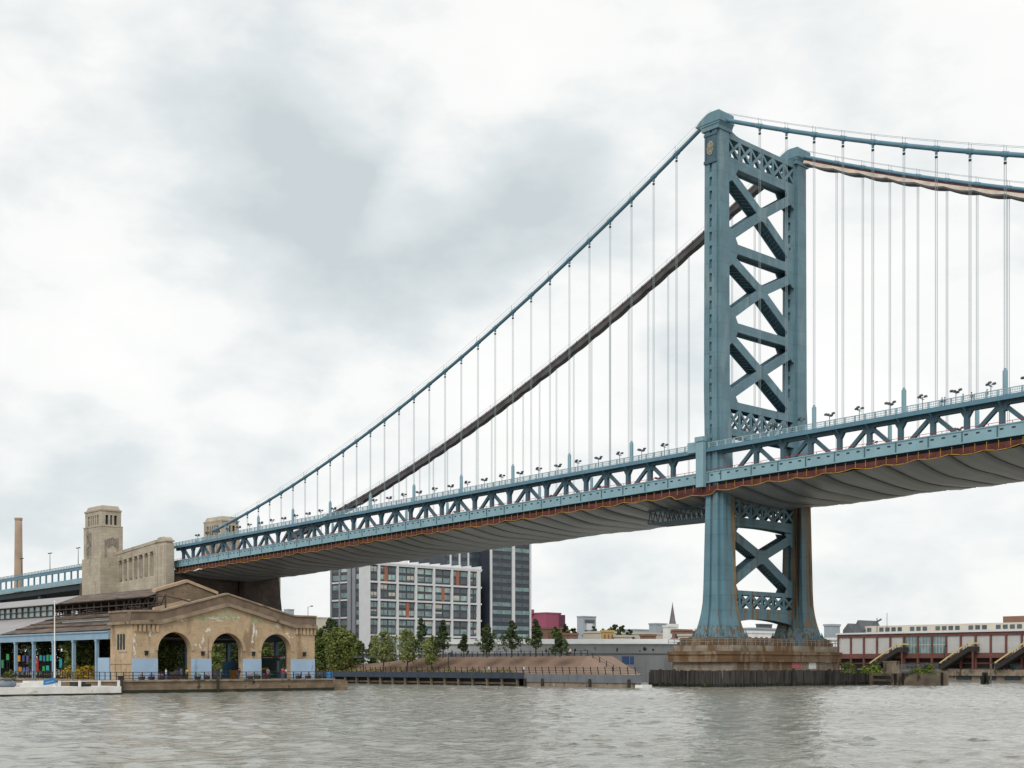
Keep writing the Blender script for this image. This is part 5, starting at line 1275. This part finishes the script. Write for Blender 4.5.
for x, top, leg, l in ((452, 'blue', 'black', 'person in blue at the upper railing, leftmost under the pale trees'), (468, 'black', 'black', 'person in black at the upper railing between two dark trees'), (497, 'grey', 'blue', 'person in grey at the upper railing right of the smallest tree'), (521, 'blue', 'grey', 'person in blue and grey at the upper railing between the two tallest conical trees'), (546, 'black', 'grey', 'person in black and grey at the upper railing by the last conical tree'), (570, 'white', 'black', 'person in white at the upper railing near its open end')):
    u = on_v(x, 652, -30.2)[0]; person((u, -30.2, 6.15), R(90 * (k % 3)), top, leg, l, g3, k % 2); k += 1
for (x, top, leg, l) in ((489, 'white', 'grey', 'person in a white top on the lower walk before the terraces'), (524, 'white', 'blue', 'person in white with blue trousers on the lower walk near the sheet wall')):
    u = on_v(x, 668, -40.8)[0]; person((u, -40.8, 2.45), R(90), top, leg, l, 'people on the lower walk')
def fence_post_light(x, l):
    u = on_v(x, 672, -41)[0]
    return lamp_post((u, -40.6, 2.45), 4.2, .5, l, 'lamp posts on the promenade pier', 1)
fence_post_light(362, 'single headed lamp post at the left end of the promenade'); fence_post_light(447, 'single headed lamp post before the pale trees on the promenade')
# a blue drum on the small end block
mb = MB(); c = Vector((-21, -93.6, 1.8)); mb.tube([c, c + Vector((0, 0, 1.3))], .55, 14); tag(mb.build('blue_drum', M['signblue']), 'bright blue drum standing on the end block of the quay', 'drum')

gT = 'trees along the promenade pier'
tree_at(319, 628, 318, 2.0, 'bushy_tree', 'mid green bushy tree touching the headhouse right edge', 1, 12, 3600, .12, 'round', 'leaf_a', .32, gT)
tree_at(341, 627, 312, 2.0, 'bushy_tree', 'largest yellow green bushy tree right of the headhouse', 2, 17, 6500, .12, 'round', 'leaf_e', .32, gT)
tree_at(352, 634, 330, 2.0, 'bushy_tree', 'darker green bushy tree behind the largest bushy tree', 3, 11, 3600, .12, 'round', 'leaf_a', .32, gT)
tree_at(331, 619, 372, 1.6, 'bushy_tree', 'dark tree rising behind the bushy trees beside the headhouse', 4, 14, 3600, .2, 'round', 'leaf_b', .36, gT)
for i, (x, yt, rp, l) in enumerate(((383, 632, 10, 'pale airy tree, leftmost before the white apartment block'), (407, 630, 11, 'pale airy tree, middle of three before the apartment block'), (432, 637, 9, 'pale airy tree, right of three before the apartment block'))):
    tree_at(x, yt, 296 - i * 6, 2.5, 'airy_tree', l, 10 + i, rp * 1.4, 1900, .3, 'round', 'leaf_c', .24, gT)
for i, (x, yt, rp, m, l) in enumerate(((421, 618, 6.5, 'leaf_b', 'dark narrow tree behind the pale airy trees'), (443, 621, 8, 'leaf_b', 'tall dark conical tree right of the pale airy trees'), (464, 635, 4.5, 'leaf_b', 'smallest conical tree on the terrace top'), (487, 625, 9.5, 'leaf_b', 'broad conical tree on the terrace top, before the building corner'), (511.5, 621, 9, 'leaf_b', 'tall conical tree before the dark tower block'), (535.5, 620, 9, 'leaf_b', 'tall conical tree before the magenta building'), (560, 634, 6.5, 'leaf_b', 'last small conical tree towards the river'))):
    tree_at(x, yt, 288 - i * 5, 5.9, 'conical_tree', l, 20 + i, rp * (1.35 + .15 * math.sin(i * 2.3)), 1300, .22 + .05 * (i % 3), 'cone', m, .28, gT)
gA = 'trees seen through the arches'
for i, (x, yt, rp, m, l) in enumerate(((166, 630, 12, 'leaf_b', 'dark tree seen through the left half of the first arch'), (186, 632, 12, 'leaf_b', 'dark tree seen through the right half of the first arch'), (216, 629, 13, 'leaf_a', 'green tree seen through the left half of the middle arch'), (236, 634, 11, 'leaf_b', 'darker tree seen through the right half of the middle arch'), (266, 636, 11, 'leaf_a', 'green tree seen through the left half of the right hand arch'), (285, 634, 12, 'leaf_b', 'dark tree seen through the right half of the right hand arch'))):
    tree_at(x, yt, 352 + 4 * i, 1.6, 'shore_tree', l, 110 + i, rp, 1500, .1, 'round', m, .42, gA)
# hedges behind the promenade
for i, (x, l) in enumerate(((372, 'low hedge at the left under the pale trees'), (398, 'low hedge in the middle under the pale trees'), (424, 'low hedge at the right under the pale trees'))):
    p = at(x, 660, 330); foliage_tuft('hedge', l, 'hedge', (p.x, p.y, 2.5), 4.2, 2.2, M['leaf_a'], 500, 'hedges on the promenade', 60 + i)

# ------------------------------------------------------------------ apartment block
UA = -245.0
AP = thing('apartment_block', 'white gridded apartment block with orange strips and a dark taller wing', 'building', (UA, 110, 1.6))
vA0 = on_u(362, 600, UA)[0]; vA1 = on_u(481.5, 600, UA)[0]
zA = on_u(420, 565.5, UA)[1]
FLH = 7.05     # two storeys
mb = MB(); UW = on_v(331, 600, on_u(362, 600, UA)[0])[0]; mb.box(UW, UA - .5, vA0, vA1, 1.6, zA - .4); mb.build('body', M['darkclad'], AP)
vcols = [362, 369, 379, 397.5, 416, 434, 452, 469, 478.5]
vv = [on_u(x, 600, UA)[0] for x in vcols]
zs_ = [zA - .6 - k * FLH for k in range(0, 7)]
mb = MB()
for i, v in enumerate(vv):
    w = (.5 if 0 < i < len(vv) - 1 else .9); mb.box(UA - .5, UA + .25, v - w, v + w, 1.6, zA)
mb.box(UA - .5, UA + .26, vv[0] - 1.1, vv[1] + .5, 1.6, zA)
for z in zs_: mb.box(UA - .5, UA + .22, vA0, vA1, z - .36, z + .36)
mb.box(UA - 24.2, UA + .3, vA0 + .1, vA1 + .2, zA - .4, zA + .2)
for k in range(12): mb.box(UA - 24, UA - .2, vA0 + (vA1 - vA0) * k / 11 - .15, vA0 + (vA1 - vA0) * k / 11 + .15, zA + .2, zA + 1.4)
mb.build('frame', M['frame'], AP)
rg = random.Random(9); nb = 0
for i in range(1, len(vv) - 1):
    for r_ in range(5):
        v0, v1 = vv[i] + .55, vv[i + 1] - .55; zt_ = zs_[r_] - .5; zb_ = zs_[r_ + 1] + .5
        for fl in range(2):
            zc_ = zb_ + (zt_ - zb_) * (.27 + .5 * fl); half = 1.0
            mb = MB(); n = 2 if v1 - v0 > 4 else 1; w = (v1 - v0) / n
            for q in range(n): mb.box(UA - .48, UA - .35, v0 + q * w + .35, v0 + (q + 1) * w - .35, zc_ - half, zc_ + half)
            o = mb.build('window', GLASS[rg.choice((0, 0, 1, 2))], AP); nb += 1
            if rg.random() < .45:
                bl_ = MB(); q = rg.randrange(n); hb = rg.uniform(.4, 1.5); bl_.box(UA - .349, UA - .34, v0 + q * w + .4, v0 + (q + 1) * w - .4, zc_ + half - hb, zc_ + half - .02); bl_.build('blind', M['cream'] if rg.random() < .5 else M['bluegrey'], o)
            if nb < 30:
                m2 = MB()
                for q in range(n): m2.box(UA - .36, UA - .30, v0 + (q + .5) * w - .08, v0 + (q + .5) * w + .08, zc_ - half, zc_ + half)
                m2.build('mullion', M['darkclad'], o)
for (x, y) in ((386.5, 576), (458, 578), (443.5, 594), (408, 609), (443, 627)):
    v, z = on_u(x, y, UA); mb = MB(); r_ = min(range(6), key=lambda k: abs((zs_[k] - FLH / 2) - z)); mb.box(UA - .5, UA - .2, v - .75, v + .75, zs_[r_ + 1] + .5, zs_[r_] - .5); mb.build('orange_panel', M['orange'], AP)
# south front, dark with grey fins and white floor bands
VS = vA0; ux = lambda x: on_v(x, 600, VS)[0]
mb = MB()
for (xa, xb) in ((331, 332.3), (339.6, 340.8), (348, 351.5), (353, 356)): mb.box(ux(xa), ux(xb), VS - .45, VS - .002, 1.6, zA + .3)
mb.build('grey_fin', M['greyclad'], AP)
mb = MB()
for z in zs_: mb.box(ux(332.4), ux(347.9), VS - .3, VS - .003, z - .3, z + .3)
mb.build('floor_band', M['frame'], AP)
for r_ in range(6):
    for (xa, xb) in ((333, 339.3), (341.2, 347.7), (356.6, 360.5)):
        for fl in range(2):
            zc_ = zs_[r_] - FLH * (.28 + .45 * fl); mb = MB(); mb.box(ux(xa), ux(xb), VS - .1, VS - .004, zc_ - .95, zc_ + .95); mb.build('window', GLASS[rg.choice((0, 1, 2, 2))], AP)
# taller wing at the right, east front at UT
UT = UA - 2.0
AT = thing('dark_tower_block', 'taller dark banded apartment tower with white vertical fins', 'building', (UT, 165, 1.6))
t0 = on_u(479, 600, UT)[0]; t1 = on_u(490, 600, UT)[0]; t2 = on_u(513, 600, UT)[0]; t3 = on_u(530.5, 600, UT)[0]; zT = on_u(510, 536, UT)[1]
mb = MB(); mb.box(UT - 30, UT, t1, t3, 1.6, zT); mb.box(UT - 30, UT - 6, t0 - 14, t1, 1.6, zT - 2); mb.build('body', M['navyclad'], AT)
mb = MB()
for v, w in ((t1 + .4, .5), (t2, .8), (t3 - .3, .4)): mb.box(UT, UT + .5, v - w, v + w, 1.6, zT + .5)
mb.box(UT - 30.1, UT + .3, t1, t3, zT, zT + 1); mb.build('fin', M['frame'], AT)
for k in range(14):
    z = zT - 2.6 - k * 3.42
    for (a, b) in ((t1 + 1.1, t2 - 1.0), (t2 + 1.0, t3 - .9)):
        n = 2; w = (b - a) / n
        mb = MB()
        for q in range(n): mb.box(UT + .01, UT + .12, a + q * w + .15, a + (q + 1) * w - .15, z - .85, z + .85)
        mb.build('window', GLASS[rg.choice((0, 0, 2, 2, 2, 1))], AT)
    mb = MB(); mb.box(UT - 5.99, UT - 5.9, t0 - 13, t1 - 1, z - .9, z + .9); mb.build('window', GLASS[2], AT)
mb = MB()
for k in range(3): mb.box(UT - 5.98, UT - 5.6, t0 - 11 + 5 * k - .4, t0 - 11 + 5 * k + .4, 1.6, zT - 1.5)
mb.build('slim_fin', M['frame'], AT)

# ------------------------------------------------------------------ long grey transit shed, parallel to the picture plane
def cam_frame(x, Z):  # local frame at a point: along = to the right, back = away
    p = at(x, HY, Z); return Vector((p.x, p.y, 0)), Vector((RT[0], RT[1], 0)), Vector((FW[0], FW[1], 0))
def rbox(mb, o, ax, ay, x0, x1, y0, y1, z0, z1):
    q = lambda x, y, z: tuple(o + ax * x + ay * y + Vector((0, 0, z)))
    mb.hexa([q(x0, y0, z0), q(x1, y0, z0), q(x1, y1, z0), q(x0, y1, z0), q(x0, y0, z1), q(x1, y0, z1), q(x1, y1, z1), q(x0, y1, z1)])
ZSH = 345.0
o, ax, ay = cam_frame(575, ZSH); zt_ = CAM.z + (HY - 640) / F * ZSH
W0, W1 = (440 - 575) * ZSH / F, (712 - 575) * ZSH / F
GS = thing('transit_shed', 'long grey clad transit shed with a white roof edge behind the promenade', 'shed', o + Vector((0, 0, 0)))
mb = MB(); rbox(mb, o, ax, ay, W0, W1, 0, 30, 0, zt_ - 1.2); mb.build('wall', M['shedwall'], GS)
mb = MB(); q_ = lambda x, y, z: tuple(o + ax * x + ay * y + Vector((0, 0, z)))
mb.loft([[q_(x, -.6, zt_ - 1.0), q_(x, 3.2, zt_ + .35), q_(x, 30, zt_ + .4), q_(x, 30, zt_ - .85), q_(x, -.6, zt_ - 1.15)] for x in (W0 - .4, W1 + .3)]); mb.build('roof', M['white'], GS)
mb = MB(); rbox(mb, o, ax, ay, W0, W1, -.12, -.005, zt_ - 4.0, zt_ - 3.6); mb.build('drip_rail', M['sheet'], GS)
rg = random.Random(12)
mb = MB()
for (x, y, w, h) in ((575, 650, 3, 3.6), (585, 650, 2, 1.6), (595, 648.5, 1.2, 4.5), (617, 650, 2.2, 5), (645, 649, 5, 4.8), (653, 650, 2.6, 2.4), (640, 651, 2, 2), (551, 650, 1.5, 1.5), (656, 646, 1.6, 1.2), (505, 650, 2, 2), (480, 649, 2, 2)):
    X = (x - 575) * ZSH / F; Zc = CAM.z + (HY - y) / F * ZSH; w *= ZSH / F / 2; h *= ZSH / F / 2; pts = []
    for k in range(9):
        a = 2 * math.pi * k / 9; rr = rg.uniform(.6, 1.1); pts.append((X + w * rr * math.cos(a), Zc + h * rr * math.sin(a)))
    vs = [tuple(o + ax * px + ay * yy + Vector((0, 0, pz))) for yy in (-.02, -.004) for px, pz in pts]
    n = 9; mb.add(vs, [tuple(range(n - 1, -1, -1)), tuple(range(n, 2 * n))] + [(i, (i + 1) % n, n + (i + 1) % n, n + i) for i in range(n)])
mb.build('torn_cladding_hole', M['dark'], GS)
mb = MB(); rbox(mb, o, ax, ay, (622 - 575) * ZSH / F, (634 - 575) * ZSH / F, -.06, -.004, zt_ - 6.6, zt_ - 4.4); mb.build('blue_graffiti', plain('blue_graffiti_paint', (.08, .14, .32)), GS)
mb = MB()
for k in range(34):
    X = W0 + (W1 - W0) * k / 33; rbox(mb, o, ax, ay, X - .06, X + .06, -.08, -.004, 0, zt_ - 1.2)
mb.build('rib', M['shedwall'], GS)

# ------------------------------------------------------------------ town behind
def block(name, label, cat, x0, xc, x1, ytop, Z, m, roof=None, wins=0, group=None, zbase=1.6, trim=True, wm=None):
    """rectangular building on the street grid: near corner at column xc and distance Z, its two seen fronts reach columns x0 and x1"""
    c = at(xc, HY, Z); u, v = c.x, c.y
    if xc > x0: uw = on_v(x0, HY, v)[0]
    else: uw = u - 25
    if x1 > xc: vn = on_u(x1, HY, u)[0]
    else: vn = v + 25
    zt = at(xc, ytop, Z).z
    t = thing(name, label, cat, ((u + uw) / 2, (v + vn) / 2, zbase), group)
    mb = MB(); mb.box(uw, u, v, vn, zbase, zt); mb.build('wall', m, t)
    mb = MB(); mb.box(uw - .3, u + .3, v - .3, v + .1, zt, zt + .9); mb.box(uw - .3, u + .3, vn - .1, vn + .3, zt, zt + .9); mb.box(u - .1, u + .31, v + .11, vn - .11, zt, zt + .9); mb.box(uw - .31, uw + .1, v + .11, vn - .11, zt, zt + .9); mb.build('parapet', roof or m, t)
    if wins:
        fl = int((zt - zbase) / 4); 
        for f in range(max(0, fl - 4), fl):
            z = zt - 2.4 - (fl - 1 - f) * 3.8
            if z < zbase + 1: continue
            mb = MB(); k = v + 2
            while k < vn - 2: mb.box(u + .005, u + .08, k, k + 1.6, z - .9, z + .9); k += 3.6
            k = uw + 2
            while k < u - 2: mb.box(k, k + 1.6, v - .08, v - .005, z - .9, z + .9); k += 3.6
            if mb.v: mb.build('window_row', wm or GLASS[2], t)
    return t, (uw, u, v, vn, zt)
t, d = block('magenta_building', 'magenta clad block with a stepped roof beside the dark tower', 'building', 531, 546, 561, 613.5, 900, M['pink'])
mb = MB(); mb.box(d[0], d[1] - 12, d[2], d[3] - 20, d[4], d[4] + 3.2); mb.build('roof_step', M['pink'], t)
mb = MB(); mb.box(d[1] + .02, d[1] + .3, d[2] + 13, d[2] + 19, 1.6, d[4] - .5); mb.build('dark_strip', plain('dark_magenta', (.11, .03, .06)), t)
block('brick_building', 'low brown brick building below the magenta block', 'building', 538, 548, 563, 629, 620, M['brick'], wins=1)
t, d = block('glass_office', 'pale blue office with a dark framed portal top', 'building', 577, 583, 596, 617, 1000, M['bluegrey'])
mb = MB(); mb.box(d[1] + .02, d[1] + .4, d[2] + 4, d[3] - 4, d[4] - 10, d[4] - 5); mb.build('white_band', M['frame'], t)
mb = MB(); mb.box(d[1] + .02, d[1] + .5, d[2] + 2, d[3] - 2, d[4] - 4.4, d[4] - 2.0); mb.build('dark_frame', M['slate'], t)
block('cream_building', 'low cream building just above the transit shed roof', 'building', 583, 600, 616, 633, 560, M['cream'], wins=0)
t, d = block('ochre_house', 'small ochre house with three dark arched windows', 'house', 601, 603, 614, 632, 540, M['ochre'])
for k in range(3):
    w = (d[3] - d[2]) / 3; mb = MB(); a = d[2] + k * w + w * .3; mb.box(d[1] + .01, d[1] + .1, a, a + w * .4, d[4] - 3.4, d[4] - 1.4); mb.prism([(a, d[4] - 1.4), (a + w * .4, d[4] - 1.4), (a + w * .3, d[4] - .9), (a + w * .1, d[4] - .9)], 'x', d[1] + .01, d[1] + .1); mb.build('arched_window', M['brick'], t)
block('flat_warehouse', 'long flat tan warehouse roof right of the background trees', 'warehouse', 622, 640, 672, 634, 640, M['cream'], wins=0)
block('far_warehouse', 'far grey flat building on the skyline above the tan warehouse', 'warehouse', 625, 634, 652, 630, 1100, M['bluegrey'])
block('blue_grey_box', 'plain blue grey box building left of the church spire', 'building', 649, 656, 667, 624.5, 760, M['bluegrey'])
block('white_house', 'white house directly below the church spire', 'house', 663, 668, 676, 627, 640, M['white'], wins=1)
block('red_roof_house', 'reddish brown house just right of the church spire', 'house', 672, 680, 692, 631, 600, M['brick'], wins=1)
# church
c = at(672.5, HY, 720)
CHU = thing('church', 'brick church with a slender dark pointed spire', 'church', (c.x, c.y, 1.6))
zt_ = at(672, 602, 720).z; zb_ = at(672, 624, 720).z
mb = MB(); mb.box(c.x - 2.4, c.x + 2.4, c.y - 2.4, c.y + 2.4, 1.6, zb_); mb.build('tower', M['white'], CHU)
mb = MB(); mb.loft([[(c.x + r_ * math.cos(a), c.y + r_ * math.sin(a), z) for a in [k * math.pi / 4 for k in range(8)]] for z, r_ in ((zb_, 2.0), (zb_ + 2.5, 1.55), (zt_ - 2, .28), (zt_, .05))]); mb.build('spire', M['copper'], CHU)
mb = MB(); mb.prism([(c.y + 2.5, 1.6), (c.y + 13, 1.6), (c.y + 13, 19), (c.y + 7.7, 23.5), (c.y + 2.5, 19)], 'x', c.x - 14, c.x + 5); mb.build('nave', M['brick'], CHU)
mb = MB(); mb.prism([(c.y + 2.0, 18.8), (c.y + 7.7, 24), (c.y + 13.5, 18.8), (c.y + 13.5, 19.3), (c.y + 7.7, 24.5), (c.y + 2.0, 19.3)], 'x', c.x - 14.3, c.x + 5.3); mb.build('roof', plain('red_roof', (.22, .07, .06)), CHU)
# seen between and beside the tower legs
block('low_white_terminal', 'low white building seen between the tower legs', 'building', 742, 752, 775, 633, 520, M['white'], wins=1)
block('dark_rooftop_block', 'small dark flat roofed block between the tower legs on the skyline', 'building', 756, 760, 772, 625, 900, M['slate'])
block('slate_terrace', 'low slate coloured terrace beyond the left tower leg base', 'building', 738, 750, 790, 629, 760, M['bluegrey'])
block('pale_depot', 'pale depot wall just right of the granite pier', 'building', 826, 834, 846, 640, 470, M['white'])
block('white_gable_hall', 'white hall with corner mast left of the red pier building', 'building', 824, 832, 840, 626, 560, M['bluegrey'])
block('far_flat_building', 'pale flat far building right of the headhouse roof', 'building', 292, 306, 329, 618, 800, M['cream'])
block('far_blue_block', 'tiny blue grey block above the headhouse parapet', 'building', 284, 288, 294, 610, 1100, M['bluegrey'])
t = lamp_post(tuple(Vector((at(308, HY, 420).x, at(308, HY, 420).y, 1.6))), 22.0, 2.2, 'tall thin mast rising behind the headhouse right shoulder', None, 1)
gH = 'roofline houses behind the shed'
rg = random.Random(31)
for i, (x, w, y, m) in enumerate(((455, 10, 634, 'brick'), (470, 12, 632, 'cream'), (486, 9, 635, 'bluegrey'), (566, 9, 631, 'brick'), (573, 8, 634, 'cream'), (692, 12, 632, 'brick'), (700, 10, 630, 'cream'), (728, 12, 631, 'bluegrey'), (797, 14, 631, 'brick'), (812, 12, 633, 'cream'))):
    block('row_house', ['brown house behind the shed far left', 'cream house behind the shed before the tower block', 'blue grey house behind the shed corner', 'brown house under the green skyline trees', 'cream house beside the pale office', 'brown house against the left tower leg', 'cream house just left of the left tower leg', 'blue grey house behind the left tower leg', 'brown house behind the right tower leg', 'cream house right of the right tower leg'][i], 'house', x - w / 2, x, x + w / 2, y, 680 + 20 * i, M[m], wins=1, group=gH)
gB = 'trees on the town skyline'
for i, (x, yt, rp, m, l) in enumerate(((566, 624, 5, 'leaf_b', 'tall green tree on the skyline right of the magenta block'), (574, 628, 6, 'leaf_b', 'rounder green tree left of the pale office'), (594, 627, 5, 'leaf_b', 'small green tree in front of the pale office'), (615, 625, 9, 'leaf_b', 'broadest green tree on the skyline, left part'), (622, 626, 6, 'leaf_b', 'green tree joined to the broadest skyline tree'), (603, 629, 4, 'leaf_a', 'small round tree above the ochre house'), (705, 632, 6, 'leaf_a', 'small tree left of the left tower leg'), (836, 628, 6, 'leaf_a', 'small tree left of the red pier building'))):
    tree_at(x, yt, 600 + 15 * i, 1.6, 'skyline_tree', l, 70 + i, rp, 700, .2, 'round', m, .8, gB)
gC = 'flat roofs on the town skyline'
for i, (x0, x1, y, Z, m, l) in enumerate(((563, 578, 635, 560, 'brick', 'low brown flat roof just above the shed, right of the last conical tree'), (614, 632, 637, 540, 'cream', 'low cream flat roof just above the shed below the broad skyline trees'), (640, 656, 636, 560, 'brick', 'low brown flat roof above the shed left of the blue grey box'), (678, 700, 636, 520, 'cream', 'low cream flat roof above the shed right of the church'), (752, 768, 629, 820, 'bluegrey', 'blue grey flat roof framed by the tower legs'), (778, 800, 632, 700, 'cream', 'pale flat roof behind the foot of the right tower leg'))):
    block('flat_roofed_house', l, 'house', x0, (x0 + x1) / 2, x1, y, Z, M[m], wins=1, group=gC)
for i, (x, yt, rp, l) in enumerate(((586, 630, 6, 'small rounded skyline tree before the pale office'), (610, 628, 8, 'rounded skyline tree right of the ochre house'), (630, 630, 7, 'low rounded skyline tree at the end of the broad group'), (556, 627, 8, 'leafy skyline tree below the magenta block'))):
    tree_at(x, yt, 590 + 9 * i, 1.6, 'skyline_tree', l, 130 + i, rp, 1500, .1, 'round', 'leaf_a' if i % 2 else 'leaf_b', .6, 'trees on the town skyline')
# distant tree belt and shore wall
mb = MB(); mb.box(-165.6, -165, -400, 900, -2, 1.9); tag(mb.build('shore_wall', M['concrete']), 'low concrete river wall along the shore behind the piers', 'wall')
gF = 'far trees along the shore'
for i in range(26):
    rg = random.Random(500 + i); x = [300, 306, 312, 360, 372, 390, 455, 475, 498, 520, 545, 568, 580, 660, 690, 740, 765, 785, 800, 820, 835, -8, 8, 24, 44, 64][i]
    tree_at(x, rg.uniform(640, 648) if i < 21 else 652, rg.uniform(430, 520), 1.6, 'far_tree', f'distant small shore tree in the low green line behind the piers', 90 + i % 4, 7, 380, .15, 'round', 'leaf_b', .7, gF)

# ------------------------------------------------------------------ red pier building at the right
VQ = 141.0
RP = thing('pier_building', 'long dull red pier building with pale panels over a dark open ground floor', 'building', (-30, VQ, 0))
u0 = on_v(838.5, 640, VQ)[0]; u1 = 38.0
ZT = 14.6; ZB = 8.0
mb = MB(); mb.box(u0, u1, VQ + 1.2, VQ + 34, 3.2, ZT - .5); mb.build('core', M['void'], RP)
mb = MB(); mb.box(u0 - 20, u1 + 2, VQ - 1.5, VQ + 40, -2, 1.2); mb.box(u0 - 20, u1 + 2, VQ - 2.2, VQ + 40, 1.2, 3.0); mb.build('pier_base', M['concrete'], RP)
mb = MB(); k = u0 - 18
while k < u1: mb.box(k, k + 4.6, VQ - 1.9, VQ - 1.45, -.4, 1.15); k += 7.5
mb.build('base_opening', M['dark'], RP)
mb = MB(); mb.box(u0 - .2, u1, VQ - .4, VQ + .5, ZT - 1.3, ZT - .35); mb.box(u0 - .2, u1, VQ - .3, VQ + .4, ZB - 1.5, ZB); mb.build('red_beam', M['redsteel'], RP)
mb = MB(); mb.box(u0 - .6, u1, VQ - .8, VQ + 36, ZT - .35, ZT + .15); mb.build('roof_edge', M['frame'], RP)
nb = int((u1 - u0) / 4.72)
for k in range(nb + 1):
    u = u0 + k * 4.72; mb = MB(); mb.box(u - .28, u + .28, VQ - .35, VQ + .35, 3.0, ZT - 1.31); mb.build('column', M['redsteel'], RP)
    if k < nb:
        mb = MB(); a, b = u + .32, u + 4.4
        if 5 <= k <= 7:
            mb.box(a, b, VQ, VQ + .1, ZB, ZT - 1.31); o = mb.build('window', GLASS[0], RP); m2 = MB()
            for q in range(1, 4): m2.box(a + (b - a) * q / 4 - .07, a + (b - a) * q / 4 + .07, VQ - .06, VQ - .01, ZB, ZT - 1.31)
            m2.box(a, b, VQ - .05, VQ - .012, (ZB + ZT - 1.3) / 2 - .08, (ZB + ZT - 1.3) / 2 + .08); m2.build('glazing_bar', M['panel'], o)
        else:
            mb.box(a, b, VQ, VQ + .1, ZB + .02, ZT - 1.33); mb.build('pale_panel', M['panel'], RP)
        mb = MB(); mb.box(u + .3, u + 4.42, VQ + .3, VQ + .42, 4.8, 5.1); mb.build('spandrel_rail', M['redsteel'], RP)
        if k % 3 != 1 and k > 9:
            mb = MB(); mb.box(u + .5, u + 4.2, VQ + .9, VQ + 1.0, 3.1, 4.7); mb.build('ground_floor_window', GLASS[0], RP)
mb = MB(); a, b = on_v(868, 628, VQ + 12)[0], u1
mb.box(a, b, VQ + 10, VQ + 24, ZT + .15, ZT + 2.6); o = mb.build('roof_monitor', M['cream'], RP)
mb = MB(); k = a + 1
while k < b - 1:
    if int(k / 2.2) % 9 not in (3, 7): mb.box(k, k + 1.5, VQ + 9.93, VQ + 9.99, ZT + .7, ZT + 2.0)
    k += 2.2
mb.build('monitor_window', GLASS[2], o)
mb = MB(); a = on_v(1006, 620, VQ + 20)[0]; mb.box(a, u1 + 20, VQ + 18.0, VQ + 34.1, ZT + .16, ZT + 4.8); mb.build('brown_roof_block', M['brick'], RP)
a = on_v(843, 624, VQ + 8)[0]; b = on_v(863, 624, VQ + 8)[0]
mb = MB()
for q in range(2):
    w = (b - a) / 2; mb.prism([(a + q * w, ZT + .16), (a + (q + 1) * w - .2, ZT + .16), (a + (q + 1) * w - .2, ZT + 1.4), (a + (q + .5) * w, ZT + 3.6 + q), (a + q * w, ZT + 1.4)], 'y', VQ + 7.9, VQ + 20)
mb.build('gabled_roof_house', M['slate'], RP)
mb = MB(); a = on_v(877, 620, VQ + 6)[0]; mb.bar((a, VQ + 6, ZT), (a, VQ + 6, ZT + 5), .2, .2); mb.bar((a - 1.5, VQ + 6, ZT + 3), (a + 1.6, VQ + 6, ZT + 4.6), .3, .5); a = on_v(887, 620, VQ + 6)[0]; mb.bar((a, VQ + 6, ZT), (a, VQ + 6, ZT + 6.5), .12, .12); mb.build('roof_mast', M['slate'], RP)
for i, (xa, xb, l) in enumerate(((870, 903, 'left one of three stairways with yellow handrails on the red pier building'), (940, 974, 'middle one of three stairways with yellow handrails on the red pier building'), (995, 1031, 'right one of three stairways with yellow handrails, cut by the picture edge'))):
    a = on_v(xa, 650, VQ - 4)[0]; b = on_v(xb - 6, 650, VQ - 4)[0]; e = on_v(xb, 650, VQ - 4)[0]
    t = thing('outside_stair', l, 'stairway', ((a + b) / 2, VQ - 3, 3), 'outside stairs on the red pier building')
    z0, z1 = 4.6, 10.6
    mb = MB(); mb.prism([(a, z0 - 1.5), (a + .6, z0 - 1.5), (b + .2, z1 - 2.2), (e, z1 - 2.2), (e, z1 - .7), (b, z1 - .7), (a, z0 - .3)], 'y', VQ - 4.1, VQ - .6); mb.build('flight', M['void'], t)
    for yq in (VQ - 4.2, VQ - .7):
        mb = MB(); mb.bar((a, yq, z0 + .4), (b, yq, z1 + .3), .18, .42); mb.bar((b, yq, z1 + .3), (e, yq, z1 + .3), .18, .42)
        mb.build('handrail', plain('pale_yellow_paint', (.55, .47, .22)), t)
    mb = MB()
    for k in range(12):
        f = k / 11; u = a + (b - a) * f; z = z0 + (z1 - z0) * f; mb.box(u - .05, u + .05, VQ - 4.22, VQ - 4.12, z - .8, z + .2)
    mb.build('baluster', M['black'], t)
    for uq in (a + .4, e - .5):
        mb = MB(); mb.box(uq - .2, uq + .2, VQ - 4.0, VQ - 3.6, 3.0, z0 - .6 if uq < b else z1 - 2.2); mb.build('post', M['redsteel'], t)
mb = MB(); p = on_v(937.5, 655, VQ - 6)[0]
lamp_post((p, VQ - 1.9, 3.0), 7.0, .6, 'pale lamp post before the red pier building between the stairs', None, 1)

bpy.context.view_layer.update()
